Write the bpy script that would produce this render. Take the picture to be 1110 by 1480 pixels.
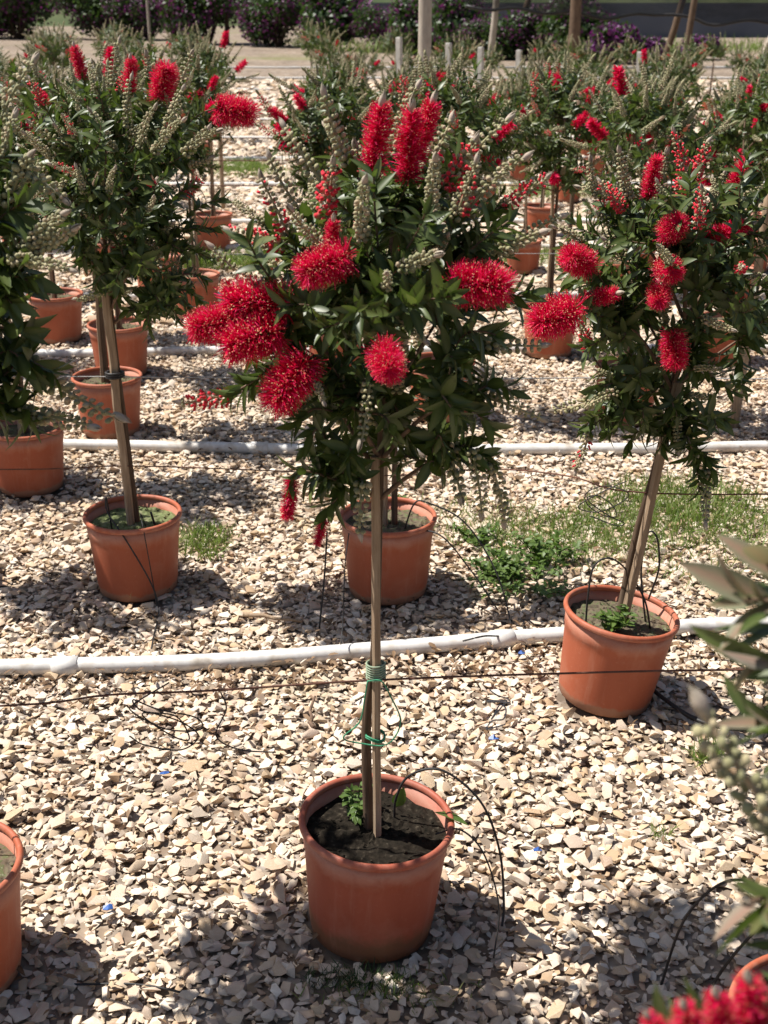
import bpy, math, random
import numpy as np
from mathutils import Vector, Matrix

for o in list(bpy.data.objects): bpy.data.objects.remove(o, do_unlink=True)
scene = bpy.context.scene
COL = scene.collection
R = math.radians

# ------------------------------------------------------------------ camera
CAM_H = 1.726
PITCH = math.atan(740/1800)
cam_data = bpy.data.cameras.new('camera')
cam = bpy.data.objects.new('camera', cam_data); COL.objects.link(cam)
cam.location = (0, 0, CAM_H)
cam.rotation_euler = (math.pi/2 - PITCH, 0, 0)
cam_data.sensor_fit = 'HORIZONTAL'; cam_data.sensor_width = 36.0
cam_data.lens = 1800/1110*36.0
cam_data.clip_start = 0.05; cam_data.clip_end = 3000
cam_data.dof.use_dof = True; cam_data.dof.focus_distance = 2.75; cam_data.dof.aperture_fstop = 11
scene.camera = cam

# ------------------------------------------------------------------ light
SUN_EL, SUN_AZ = R(61), math.atan2(-0.97, 0.22)        # azimuth measured from +Y towards +X
world = bpy.data.worlds.new('World'); scene.world = world; world.use_nodes = True
wn = world.node_tree.nodes; wl = world.node_tree.links
bg = wn['Background']; sky = wn.new('ShaderNodeTexSky'); sky.sky_type = 'NISHITA'; sky.sun_disc = False
sky.sun_elevation = SUN_EL; sky.sun_rotation = SUN_AZ; sky.dust_density = 1.5
wl.new(sky.outputs[0], bg.inputs[0]); bg.inputs[1].default_value = 0.06
sun_data = bpy.data.lights.new('sun', 'SUN'); sun_data.energy = 5.0; sun_data.angle = R(0.53); sun_data.color = (1.0, 0.96, 0.905)
sun = bpy.data.objects.new('sun', sun_data); COL.objects.link(sun)
sd = Vector((math.sin(SUN_AZ)*math.cos(SUN_EL), math.cos(SUN_AZ)*math.cos(SUN_EL), math.sin(SUN_EL)))
sun.rotation_euler = sd.to_track_quat('Z', 'Y').to_euler(); sun.location = sd*30
scene.view_settings.view_transform = 'Standard'; scene.view_settings.look = 'None'
scene.view_settings.gamma = 1; scene.view_settings.exposure = 0.72; scene.view_settings.use_curve_mapping = False
scene.cycles.use_denoising = True
scene.cycles.max_bounces = 8; scene.cycles.diffuse_bounces = 3; scene.cycles.glossy_bounces = 2
scene.cycles.transmission_bounces = 4; scene.cycles.transparent_max_bounces = 8
scene.cycles.caustics_reflective = False; scene.cycles.caustics_refractive = False
scene.cycles.sample_clamp_indirect = 6
scene.render.use_persistent_data = False

# ------------------------------------------------------------------ materials
class NT:
    def __init__(s, name):
        s.m = bpy.data.materials.new(name); s.m.use_nodes = True
        s.t = s.m.node_tree; s.n = s.t.nodes; s.l = s.t.links
        s.b = s.n['Principled BSDF']; s.out = s.n['Material Output']
    def new(s, t, **k):
        n = s.n.new(t)
        for a, b in k.items(): setattr(n, a, b)
        return n
    def link(s, a, b): s.l.new(a, b)
    def coord(s, which='Object'): return s.new('ShaderNodeTexCoord').outputs[which]
    def noise(s, scale, detail=4, rough=.55, vec=None, out='Fac'):
        n = s.new('ShaderNodeTexNoise'); n.inputs['Scale'].default_value = scale
        n.inputs['Detail'].default_value = detail; n.inputs['Roughness'].default_value = rough
        s.link(vec if vec is not None else s.coord(), n.inputs['Vector']); return n.outputs[out]
    def ramp(s, fac, stops):
        n = s.new('ShaderNodeValToRGB'); e = n.color_ramp.elements
        while len(e) > 1: e.remove(e[-1])
        e[0].position = stops[0][0]; e[0].color = (*stops[0][1], 1) if len(stops[0][1]) == 3 else stops[0][1]
        for p, c in stops[1:]:
            x = e.new(p); x.color = (*c, 1) if len(c) == 3 else c
        s.link(fac, n.inputs[0]); return n.outputs[0]
    def mix(s, fac, a, b, mode='MIX'):
        n = s.new('ShaderNodeMix', data_type='RGBA', blend_type=mode)
        for v, i in ((fac, 0), (a, 6), (b, 7)):
            if hasattr(v, 'is_output') or isinstance(v, bpy.types.NodeSocket): s.link(v, n.inputs[i])
            elif isinstance(v, (int, float)): n.inputs[i].default_value = v
            else: n.inputs[i].default_value = (*v, 1)
        return n.outputs[2]
    def math(s, op, a, b=None):
        n = s.new('ShaderNodeMath', operation=op)
        for i, v in enumerate((a, b)):
            if v is None: continue
            if isinstance(v, bpy.types.NodeSocket): s.link(v, n.inputs[i])
            else: n.inputs[i].default_value = v
        return n.outputs[0]
    def attr(s, name, out='Fac'):
        return s.new('ShaderNodeAttribute', attribute_name=name).outputs[out]
    def rnd(s): return s.new('ShaderNodeObjectInfo').outputs['Random']
    def tint(s):          # per-piece random: mesh attribute plus object random
        return s.math('FRACT', s.math('ADD', s.attr('tint'), s.rnd()))
    def color(s, c): s.link(c, s.b.inputs['Base Color']) if isinstance(c, bpy.types.NodeSocket) else setattr(s.b.inputs['Base Color'], 'default_value', (*c, 1))
    def rough(s, v): s.b.inputs['Roughness'].default_value = v
    def spec(s, v): s.b.inputs['Specular IOR Level'].default_value = v
    def bump(s, h, strength=.3, dist=.01):
        n = s.new('ShaderNodeBump'); n.inputs['Strength'].default_value = strength; n.inputs['Distance'].default_value = dist
        s.link(h, n.inputs['Height']); s.link(n.outputs[0], s.b.inputs['Normal'])
    def translucent(s, col, fac):
        t = s.new('ShaderNodeBsdfTranslucent'); m = s.new('ShaderNodeMixShader'); m.inputs[0].default_value = fac
        s.link(col, t.inputs[0]) if isinstance(col, bpy.types.NodeSocket) else setattr(t.inputs[0], 'default_value', (*col, 1))
        s.link(s.b.outputs[0], m.inputs[1]); s.link(t.outputs[0], m.inputs[2]); s.link(m.outputs[0], s.out.inputs[0])

M = {}
def simple(name, stops, scale=30, rough=.7, bump=.25, spec=.3, use_tint=False, dist=.004):
    t = NT(name); v = t.noise(scale, 5)
    c = t.ramp(v, stops)
    if use_tint: c = t.mix(.5, c, t.ramp(t.tint(), stops))
    t.color(c); t.rough(rough); t.spec(spec)
    if bump: t.bump(v, bump, dist)
    M[name] = t.m; return t

def leaf_mat(name, stops, rib, tcol, tf=.3, rough=.34):
    t = NT(name)
    c = t.ramp(t.tint(), stops)
    g = t.noise(60, 3)
    c = t.mix(t.math('MULTIPLY', g, .35), c, (.015, .03, .008))
    c = t.mix(t.math('MULTIPLY', t.attr('rib'), .55), c, rib)
    t.color(c); t.rough(rough); t.spec(.45); t.translucent(t.mix(.5, c, tcol), tf)
    M[name] = t.m
leaf_mat('leaf', [(0, (.020, .037, .008)), (.35, (.038, .066, .012)), (.7, (.064, .10, .019)), (.92, (.10, .138, .030)), (1, (.17, .165, .05))], (.14, .165, .06), (.13, .22, .015), .26, .42)
leaf_mat('young_leaf', [(0, (.20, .22, .13)), (.4, (.30, .25, .18)), (.7, (.13, .19, .07)), (1, (.42, .36, .31))], (.36, .16, .12), (.35, .35, .12), .3, .5)
leaf_mat('weed_leaf', [(0, (.055, .10, .016)), (1, (.14, .20, .04))], (.12, .2, .05), (.2, .4, .03), .3, .5)
leaf_mat('grass', [(0, (.09, .15, .02)), (.6, (.16, .24, .035)), (1, (.32, .30, .12))], (.15, .2, .05), (.25, .4, .04), .35, .6)
leaf_mat('bush_leaf', [(0, (.018, .040, .010)), (.6, (.035, .07, .016)), (1, (.07, .11, .03))], (.05, .09, .02), (.1, .2, .02), .25, .5)
leaf_mat('bright_bract', [(0, (.10, .015, .10)), (.5, (.19, .03, .20)), (.85, (.28, .06, .30)), (1, (.38, .12, .42))], (.11, .02, .09), (.25, .02, .18), .3, .6)
leaf_mat('bract', [(0, (.035, .008, .028)), (.5, (.085, .014, .066)), (.85, (.16, .028, .13)), (1, (.26, .06, .24))], (.11, .02, .09), (.25, .02, .18), .3, .6)
leaf_mat('dry_leaf', [(0, (.10, .05, .025)), (.5, (.20, .11, .055)), (1, (.32, .20, .11))], (.2, .12, .06), (.3, .15, .05), .15, .7)

t = NT('stone')
tt = t.tint()
c = t.ramp(tt, [(0, (.40, .27, .165)), (.12, (.52, .385, .25)), (.28, (.62, .50, .38)), (.44, (.70, .60, .48)), (.56, (.61, .46, .36)), (.68, (.67, .57, .46)), (.8, (.75, .68, .58)), (.9, (.50, .41, .33)), (.96, (.52, .35, .24)), (1, (.40, .30, .22))])
n1 = t.noise(55, 5, .65); n2 = t.noise(11, 3)
c = t.mix(t.ramp(n1, [(.35, (0, 0, 0)), (.75, (.55, .55, .55))]), c, (.42, .30, .18))
c = t.mix(t.ramp(n2, [(.5, (0, 0, 0)), (.75, (.35, .35, .35))]), c, (.78, .72, .62))
geo = t.new('ShaderNodeNewGeometry').outputs['Position']
patch = t.noise(1.6, 6, .65, geo); c = t.mix(t.ramp(patch, [(.48, (0, 0, 0)), (.72, (.5, .5, .5))]), c, (.40, .29, .18))
ol = t.noise(2.3, 4, .6, geo); c = t.mix(t.ramp(ol, [(.58, (0, 0, 0)), (.75, (.45, .45, .45))]), c, (.34, .31, .17))
t.color(c); t.rough(.92); t.spec(.15); t.bump(n1, .5, .004); M['stone'] = t.m

t = NT('ground')
co = t.new('ShaderNodeTexCoord').outputs['Object']
vor = t.new('ShaderNodeTexVoronoi'); vor.inputs['Scale'].default_value = 26; t.link(co, vor.inputs['Vector'])
sep = t.new('ShaderNodeSeparateColor'); t.link(vor.outputs['Color'], sep.inputs[0])
c = t.ramp(sep.outputs[0], [(0, (.16, .115, .075)), (.3, (.28, .21, .15)), (.6, (.36, .29, .22)), (.85, (.22, .16, .12)), (1, (.42, .36, .29))])
big = t.noise(.5, 5, .6, co)
c = t.mix(t.ramp(big, [(.42, (0, 0, 0)), (.68, (.7, .7, .7))]), c, (.15, .115, .085))
md = t.noise(2.6, 6, .7, co); c = t.mix(t.ramp(md, [(.45, (0, 0, 0)), (.6, (.75, .75, .75))]), c, (.13, .10, .075))
c = t.mix(t.ramp(t.noise(5.5, 4, .7, co), [(.55, (0, 0, 0)), (.66, (.6, .6, .6))]), c, (.52, .47, .42))
grassy = t.noise(.16, 4, .6, co)
c = t.mix(t.ramp(grassy, [(.55, (0, 0, 0)), (.7, (.7, .7, .7))]), c, (.16, .17, .06))
t.color(c); t.rough(.95); t.spec(.1); t.bump(vor.outputs['Distance'], .7, .02); M['ground'] = t.m

def pot_mat(name, base, dark, dust, moss=False):
    t = NT(name); co = t.coord()
    mp = t.new('ShaderNodeMapping'); mp.inputs['Scale'].default_value = (9, 9, 2.2); t.link(co, mp.inputs[0])
    st = t.noise(2.2, 5, .6, mp.outputs[0]); fine = t.noise(120, 3)
    hue = t.mix(t.math('MULTIPLY', t.rnd(), .5), base, dark)
    c = t.mix(t.ramp(st, [(.35, (0, 0, 0)), (.7, (.55, .55, .55))]), hue, dark)
    c = t.mix(t.ramp(t.noise(7, 6, .7), [(.5, (0, 0, 0)), (.78, (.4, .4, .4))]), c, dust)
    c = t.mix(t.ramp(fine, [(.62, (0, 0, 0)), (.8, (.3, .3, .3))]), c, dust)
    sx = t.new('ShaderNodeSeparateXYZ'); t.link(co, sx.inputs[0])
    edge = t.math('ADD', sx.outputs[2], t.math('MULTIPLY', t.noise(16, 5, .7), -.085 if moss else -.05))
    c = t.mix(t.ramp(edge, [(0, (.6, .6, .6)), (.03 if moss else .006, (0, 0, 0))]), c, (.09, .07, .03) if moss else (.30, .20, .13))
    mp2 = t.new('ShaderNodeMapping'); mp2.inputs['Scale'].default_value = (28, 28, 1.3); t.link(co, mp2.inputs[0])
    c = t.mix(t.ramp(t.noise(1.5, 5, .7, mp2.outputs[0]), [(.55, (0, 0, 0)), (.75, (.38, .38, .38))]), c, dust)
    lime = t.math('ADD', sx.outputs[2], t.math('MULTIPLY', t.noise(11, 5, .7), .09))
    c = t.mix(t.ramp(lime, [(.235, (0, 0, 0)), (.27, (.32, .32, .32)), (.30, (0, 0, 0))]), c, (.60, .42, .32))
    c = t.mix(t.ramp(t.noise(26, 6, .75), [(.6, (0, 0, 0)), (.72, (.35, .35, .35))]), c, (.20, .075, .04))
    t.color(c); t.rough(.55); t.spec(.3); t.bump(fine, .08, .002); M[name] = t.m
pot_mat('pot', (.41, .112, .054), (.34, .083, .038), (.50, .25, .165))
pot_mat('mossy_pot', (.36, .093, .052), (.28, .066, .036), (.44, .21, .15), True)

simple('dark_soil', [(.3, (.007, .006, .004)), (.6, (.022, .017, .012)), (.78, (.10, .085, .06))], 90, .95, .8, .1)
simple('dry_soil', [(.3, (.05, .04, .028)), (.5, (.14, .11, .075)), (.62, (.09, .11, .045)), (.78, (.34, .30, .24))], 70, .95, .8, .1)
simple('moss_soil', [(.3, (.07, .07, .035)), (.5, (.15, .18, .075)), (.65, (.20, .19, .11)), (.8, (.40, .36, .28))], 70, .95, .8, .1)
def wood(name, a, b, c3):
    t = NT(name); mp = t.new('ShaderNodeMapping'); mp.inputs['Scale'].default_value = (60, 60, 3.5); t.link(t.coord(), mp.inputs[0])
    v = t.noise(2.5, 6, .65, mp.outputs[0]); w = t.noise(6, 4)
    c = t.mix(t.ramp(w, [(.4, (0, 0, 0)), (.7, (.6, .6, .6))]), t.ramp(v, [(.3, a), (.55, b), (.75, c3)]), a)
    t.color(c); t.rough(.85); t.spec(.2); t.bump(v, .6, .003); M[name] = t.m
wood('bark', (.055, .035, .022), (.13, .085, .055), (.22, .16, .11))
wood('stake_wood', (.20, .135, .085), (.36, .26, .17), (.50, .40, .29))
wood('pole_wood', (.30, .25, .20), (.46, .40, .33), (.60, .54, .46))
wood('brown_pole', (.07, .045, .03), (.15, .10, .065), (.24, .17, .11))
simple('twig', [(.3, (.10, .06, .04)), (.6, (.20, .13, .085)), (.8, (.28, .20, .14))], 60, .8, .3)
simple('pipe', [(.3, (.52, .49, .44)), (.5, (.70, .68, .64)), (.62, (.58, .53, .46)), (.75, (.36, .31, .25))], 14, .45, .05, .4)
simple('rust_wire', [(.3, (.07, .03, .02)), (.7, (.16, .07, .045))], 40, .8, .2)
simple('grey_wire', [(.3, (.22, .21, .20)), (.7, (.40, .39, .37))], 40, .5, .1)
simple('black_tube', [(.3, (.015, .014, .014)), (.7, (.04, .037, .035))], 40, .5, .1)
simple('green_twine', [(.3, (.03, .18, .09)), (.7, (.07, .32, .17))], 80, .6, .2)
simple('pale_tape', [(.3, (.20, .27, .18)), (.7, (.34, .40, .28))], 80, .6, .3)
simple('blue_plastic', [(.3, (.02, .06, .22)), (.7, (.06, .14, .38))], 50, .4, .1)
simple('grey_post', [(.3, (.36, .34, .30)), (.7, (.56, .53, .48))], 12, .9, .3)
simple('white_pot', [(.3, (.62, .58, .52)), (.7, (.75, .72, .68))], 12, .7, .1)
simple('hill', [(.3, (.02, .035, .012)), (.5, (.05, .07, .025)), (.65, (.09, .10, .04)), (.8, (.16, .14, .08))], .09, .95, 0)
simple('blue_sheet', [(.3, (.075, .085, .11)), (.7, (.11, .12, .145))], .3, .6, 0)

t = NT('filament'); c = t.ramp(t.tint(), [(0, (.55, .004, .035)), (.5, (.76, .008, .072)), (.85, (.86, .022, .13)), (1, (.90, .07, .24))])
t.color(c); t.rough(.5); t.spec(.2); t.translucent(c, .35); M['filament'] = t.m
t = NT('anther'); c = t.ramp(t.tint(), [(0, (.45, .03, .04)), (.5, (.60, .16, .08)), (1, (.80, .55, .30))]); t.color(c); t.rough(.7); M['anther'] = t.m
t = NT('bud'); g = t.ramp(t.tint(), [(0, (.15, .155, .06)), (.4, (.25, .24, .105)), (.75, (.36, .32, .17)), (1, (.40, .28, .18))])
g = t.mix(t.math('MULTIPLY', t.noise(300, 2), .5), g, (.42, .37, .24))
c = t.mix(t.attr('red'), g, (.62, .012, .03)); t.color(c); t.rough(.75); t.spec(.15)
t.b.inputs['Sheen Weight'].default_value = .25; M['bud'] = t.m
simple('bud_tip', [(.3, (.30, .26, .19)), (.6, (.42, .35, .28)), (.8, (.40, .25, .21))], 90, .8, .2, .1)

t = NT('shade_net')
co = t.coord(); mp = t.new('ShaderNodeMapping'); mp.inputs['Scale'].default_value = (1, 1, 3); t.link(co, mp.inputs[0])
v = t.noise(1.4, 5, .6, mp.outputs[0]); t.color((.022, .023, .024)); t.rough(.8)
tr = t.new('ShaderNodeBsdfTransparent'); mx = t.new('ShaderNodeMixShader')
t.link(t.ramp(v, [(.35, (.55, .55, .55)), (.7, (.8, .8, .8))]), mx.inputs[0]); t.link(tr.outputs[0], mx.inputs[1]); t.link(t.b.outputs[0], mx.inputs[2]); t.link(mx.outputs[0], t.out.inputs[0])
M['shade_net'] = t.m

# ------------------------------------------------------------------ mesh helpers
def np_mesh(name, V, F, mat, smooth=False, attrs=None):
    """V (n,3); F = list of (m,3) / (m,4) int arrays; attrs = {name: (n,) floats}"""
    me = bpy.data.meshes.new(name)
    V = np.asarray(V, np.float32)
    F = [np.asarray(f, np.int32) for f in F if len(f)]
    nl = sum(f.size for f in F); nf = sum(len(f) for f in F)
    me.vertices.add(len(V)); me.vertices.foreach_set('co', V.ravel())
    me.loops.add(nl); me.loops.foreach_set('vertex_index', np.concatenate([f.ravel() for f in F]))
    tot = np.concatenate([np.full(len(f), f.shape[1], np.int32) for f in F])
    me.polygons.add(nf); me.polygons.foreach_set('loop_start', np.concatenate([[0], np.cumsum(tot)[:-1]]).astype(np.int32))
    me.polygons.foreach_set('loop_total', tot)
    me.polygons.foreach_set('use_smooth', np.full(nf, smooth))
    for k, a in (attrs or {}).items():
        me.attributes.new(k, 'FLOAT', 'POINT').data.foreach_set('value', np.asarray(a, np.float32))
    me.materials.append(M[mat] if isinstance(mat, str) else mat)
    me.update(calc_edges=True); me.validate()
    return me

class MB:
    def __init__(s): s.V = []; s.F3 = []; s.F4 = []; s.n = 0; s.A = {}
    def add(s, V, F, **attrs):
        V = np.asarray(V, float)
        for f in F:
            f = np.asarray(f, int)
            if len(f) == 0: continue
            (s.F3 if f.shape[1] == 3 else s.F4).append(f + s.n)
        for k, a in attrs.items(): s.A.setdefault(k, []).append((s.n, np.broadcast_to(np.asarray(a, float), (len(V),))))
        s.V.append(V); s.n += len(V)
    def mesh(s, name, mat, smooth=False):
        V = np.concatenate(s.V); F = []
        if s.F3: F.append(np.concatenate(s.F3))
        if s.F4: F.append(np.concatenate(s.F4))
        at = {}
        for k, L in s.A.items():
            a = np.zeros(len(V))
            for st, v in L: a[st:st+len(v)] = v
            at[k] = a
        return np_mesh(name, V, F, mat, smooth, at)

def link(name, me, parent=None, mw=None):
    o = bpy.data.objects.new(name, me); COL.objects.link(o)
    if parent is not None: o.parent = parent
    if mw is not None: o.matrix_basis = mw
    return o
def tag(o, label=None, cat=None, group=None, kind=None):
    if label: o['label'] = label
    if cat: o['category'] = cat
    if group: o['group'] = group
    if kind: o['kind'] = kind
    return o
def thing(name, label, cat, loc=(0, 0, 0), group=None, rot=(0, 0, 0)):
    o = link(name, None); o.location = loc; o.rotation_euler = rot
    return tag(o, label, cat, group)
def copy_tree(o, parent=None):
    c = o.copy(); COL.objects.link(c); c.parent = parent
    for ch in o.children: copy_tree(ch, c)
    return c

def norm(v):
    v = np.asarray(v, float); return v/np.maximum(np.linalg.norm(v, axis=-1, keepdims=True), 1e-9)
def tube(P, rad, sides=6, cap=True):
    P = np.asarray(P, float); n = len(P); rad = np.broadcast_to(np.asarray(rad, float), (n,))
    T = norm(np.gradient(P, axis=0)); ref = np.array([.31, .2, .93]) if abs(T[0][2]) < .8 else np.array([.95, .2, .1])
    U = norm(np.cross(T, ref)); W = np.cross(T, U)
    a = np.linspace(0, 2*np.pi, sides, endpoint=False)
    V = (P[:, None] + rad[:, None, None]*(np.cos(a)[None, :, None]*U[:, None] + np.sin(a)[None, :, None]*W[:, None])).reshape(-1, 3)
    i = np.arange(n-1)[:, None]*sides; j = np.arange(sides)[None]; k = (j+1) % sides
    Q = np.stack([i+j, i+k, i+sides+k, i+sides+j], -1).reshape(-1, 4)
    Fs = [Q]
    if cap:
        V = np.vstack([V, P[:1], P[-1:]]); m = n*sides
        jj = np.arange(sides); kk = (jj+1) % sides
        Fs.append(np.stack([kk, jj, np.full(sides, m)], -1)); Fs.append(np.stack([(n-1)*sides+jj, (n-1)*sides+kk, np.full(sides, m+1)], -1))
    return V, Fs
def lathe(prof, sides=48, close=False):
    prof = np.asarray(prof, float); n = len(prof); a = np.linspace(0, 2*np.pi, sides, endpoint=False)
    V = np.stack([prof[:, None, 0]*np.cos(a), prof[:, None, 0]*np.sin(a), np.repeat(prof[:, 1:2], sides, 1)], -1).reshape(-1, 3)
    rows = n if close else n-1
    i = np.arange(rows)[:, None]; j = np.arange(sides)[None]; k = (j+1) % sides; i2 = (i+1) % n
    return V, [np.stack([i*sides+j, i*sides+k, i2*sides+k, i2*sides+j], -1).reshape(-1, 4)]
def catmull(pts, n=8):
    P = np.asarray(pts, float); P = np.vstack([2*P[0]-P[1], P, 2*P[-1]-P[-2]]); out = []
    for i in range(1, len(P)-2):
        t = np.linspace(0, 1, n, endpoint=False)[:, None]
        a, b, c, d = P[i-1], P[i], P[i+1], P[i+2]
        out.append(.5*((2*b) + (c-a)*t + (2*a-5*b+4*c-d)*t**2 + (3*b-a-3*c+d)*t**3))
    return np.vstack(out+[P[-2:-1]])
def box(a, b):
    (x0, y0, z0), (x1, y1, z1) = a, b
    V = [(x, y, z) for z in (z0, z1) for y in (y0, y1) for x in (x0, x1)]
    return V, [[(0, 2, 3, 1), (4, 5, 7, 6), (0, 1, 5, 4), (2, 6, 7, 3), (0, 4, 6, 2), (1, 3, 7, 5)]]
def sphere(nu=6, nv=4):
    V = [(0, 0, -1)]; F3 = []; F4 = []
    for j in range(1, nv):
        p = math.pi*j/nv
        for i in range(nu): a = 2*math.pi*i/nu; V.append((math.sin(p)*math.cos(a), math.sin(p)*math.sin(a), -math.cos(p)))
    V.append((0, 0, 1))
    for i in range(nu):
        k = (i+1) % nu; F3.append((0, 1+k, 1+i)); F3.append((len(V)-1, 1+(nv-2)*nu+i, 1+(nv-2)*nu+k))
        for j in range(nv-2): F4.append((1+j*nu+i, 1+j*nu+k, 1+(j+1)*nu+k, 1+(j+1)*nu+i))
    return np.array(V), [np.array(F3), np.array(F4)]
def basis(d, n):
    """columns x (side), y (along d), z (near n)"""
    d = norm(d); x = norm(np.cross(d, n)); z = np.cross(x, d); return x, d, z
def mat4(x, y, z, p, s=1.0):
    return Matrix(((x[0]*s, y[0]*s, z[0]*s, p[0]), (x[1]*s, y[1]*s, z[1]*s, p[1]), (x[2]*s, y[2]*s, z[2]*s, p[2]), (0, 0, 0, 1)))

def leaf_proto(L=1., W=.22, st=6, fold=.35, curl=.25, twist=0.):
    """lance leaf along +Y, length L"""
    ts = np.linspace(0, 1, st+1); V = []; rib = []
    for t in ts:
        w = W/2*(math.sin(math.pi*min(1, t*.97+.03)**.85)**.8 if 0 < t < 1 else .02)
        y = L*t; z = -curl*L*t*t; a = twist*t
        for sx in (-1, 0, 1):
            X, Z = sx*w, abs(sx)*w*fold
            V.append((X*math.cos(a)-Z*math.sin(a), y, z+X*math.sin(a)+Z*math.cos(a))); rib.append(1. if sx == 0 else 0.)
    V = np.array(V); Q = []
    for i in range(st):
        for s in range(2): Q.append((i*3+s, i*3+s+1, i*3+s+4, i*3+s+3))
    return V, np.array(Q), np.array(rib)
def scatter_leaves(P, D, N, S, protos, rng, extra=None):
    """vectorised: returns V, Q, attrs for leaves at P along D with normal hint N and size S"""
    P, D, N = (np.asarray(v, float) for v in (P, D, N)); S = np.asarray(S, float)
    D = norm(D); X = norm(np.cross(D, N)); Z = np.cross(X, D)
    idx = rng.integers(0, len(protos), len(P)); Vs = []; Qs = []; ribs = []; tin = []; off = 0
    for k, (V, Q, rib) in enumerate(protos):
        m = np.where(idx == k)[0]
        if len(m) == 0: continue
        W = P[m, None] + S[m, None, None]*(V[None, :, 0:1]*X[m, None] + V[None, :, 1:2]*D[m, None] + V[None, :, 2:3]*Z[m, None])
        n = len(V); Vs.append(W.reshape(-1, 3)); Qs.append((Q[None] + (np.arange(len(m))*n)[:, None, None] + off).reshape(-1, Q.shape[1])); off += n*len(m)
        ribs.append(np.tile(rib, len(m))); tin.append(np.repeat(rng.random(len(m)), n))
    return np.vstack(Vs), np.vstack(Qs), {'rib': np.concatenate(ribs), 'tint': np.concatenate(tin)}
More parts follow.
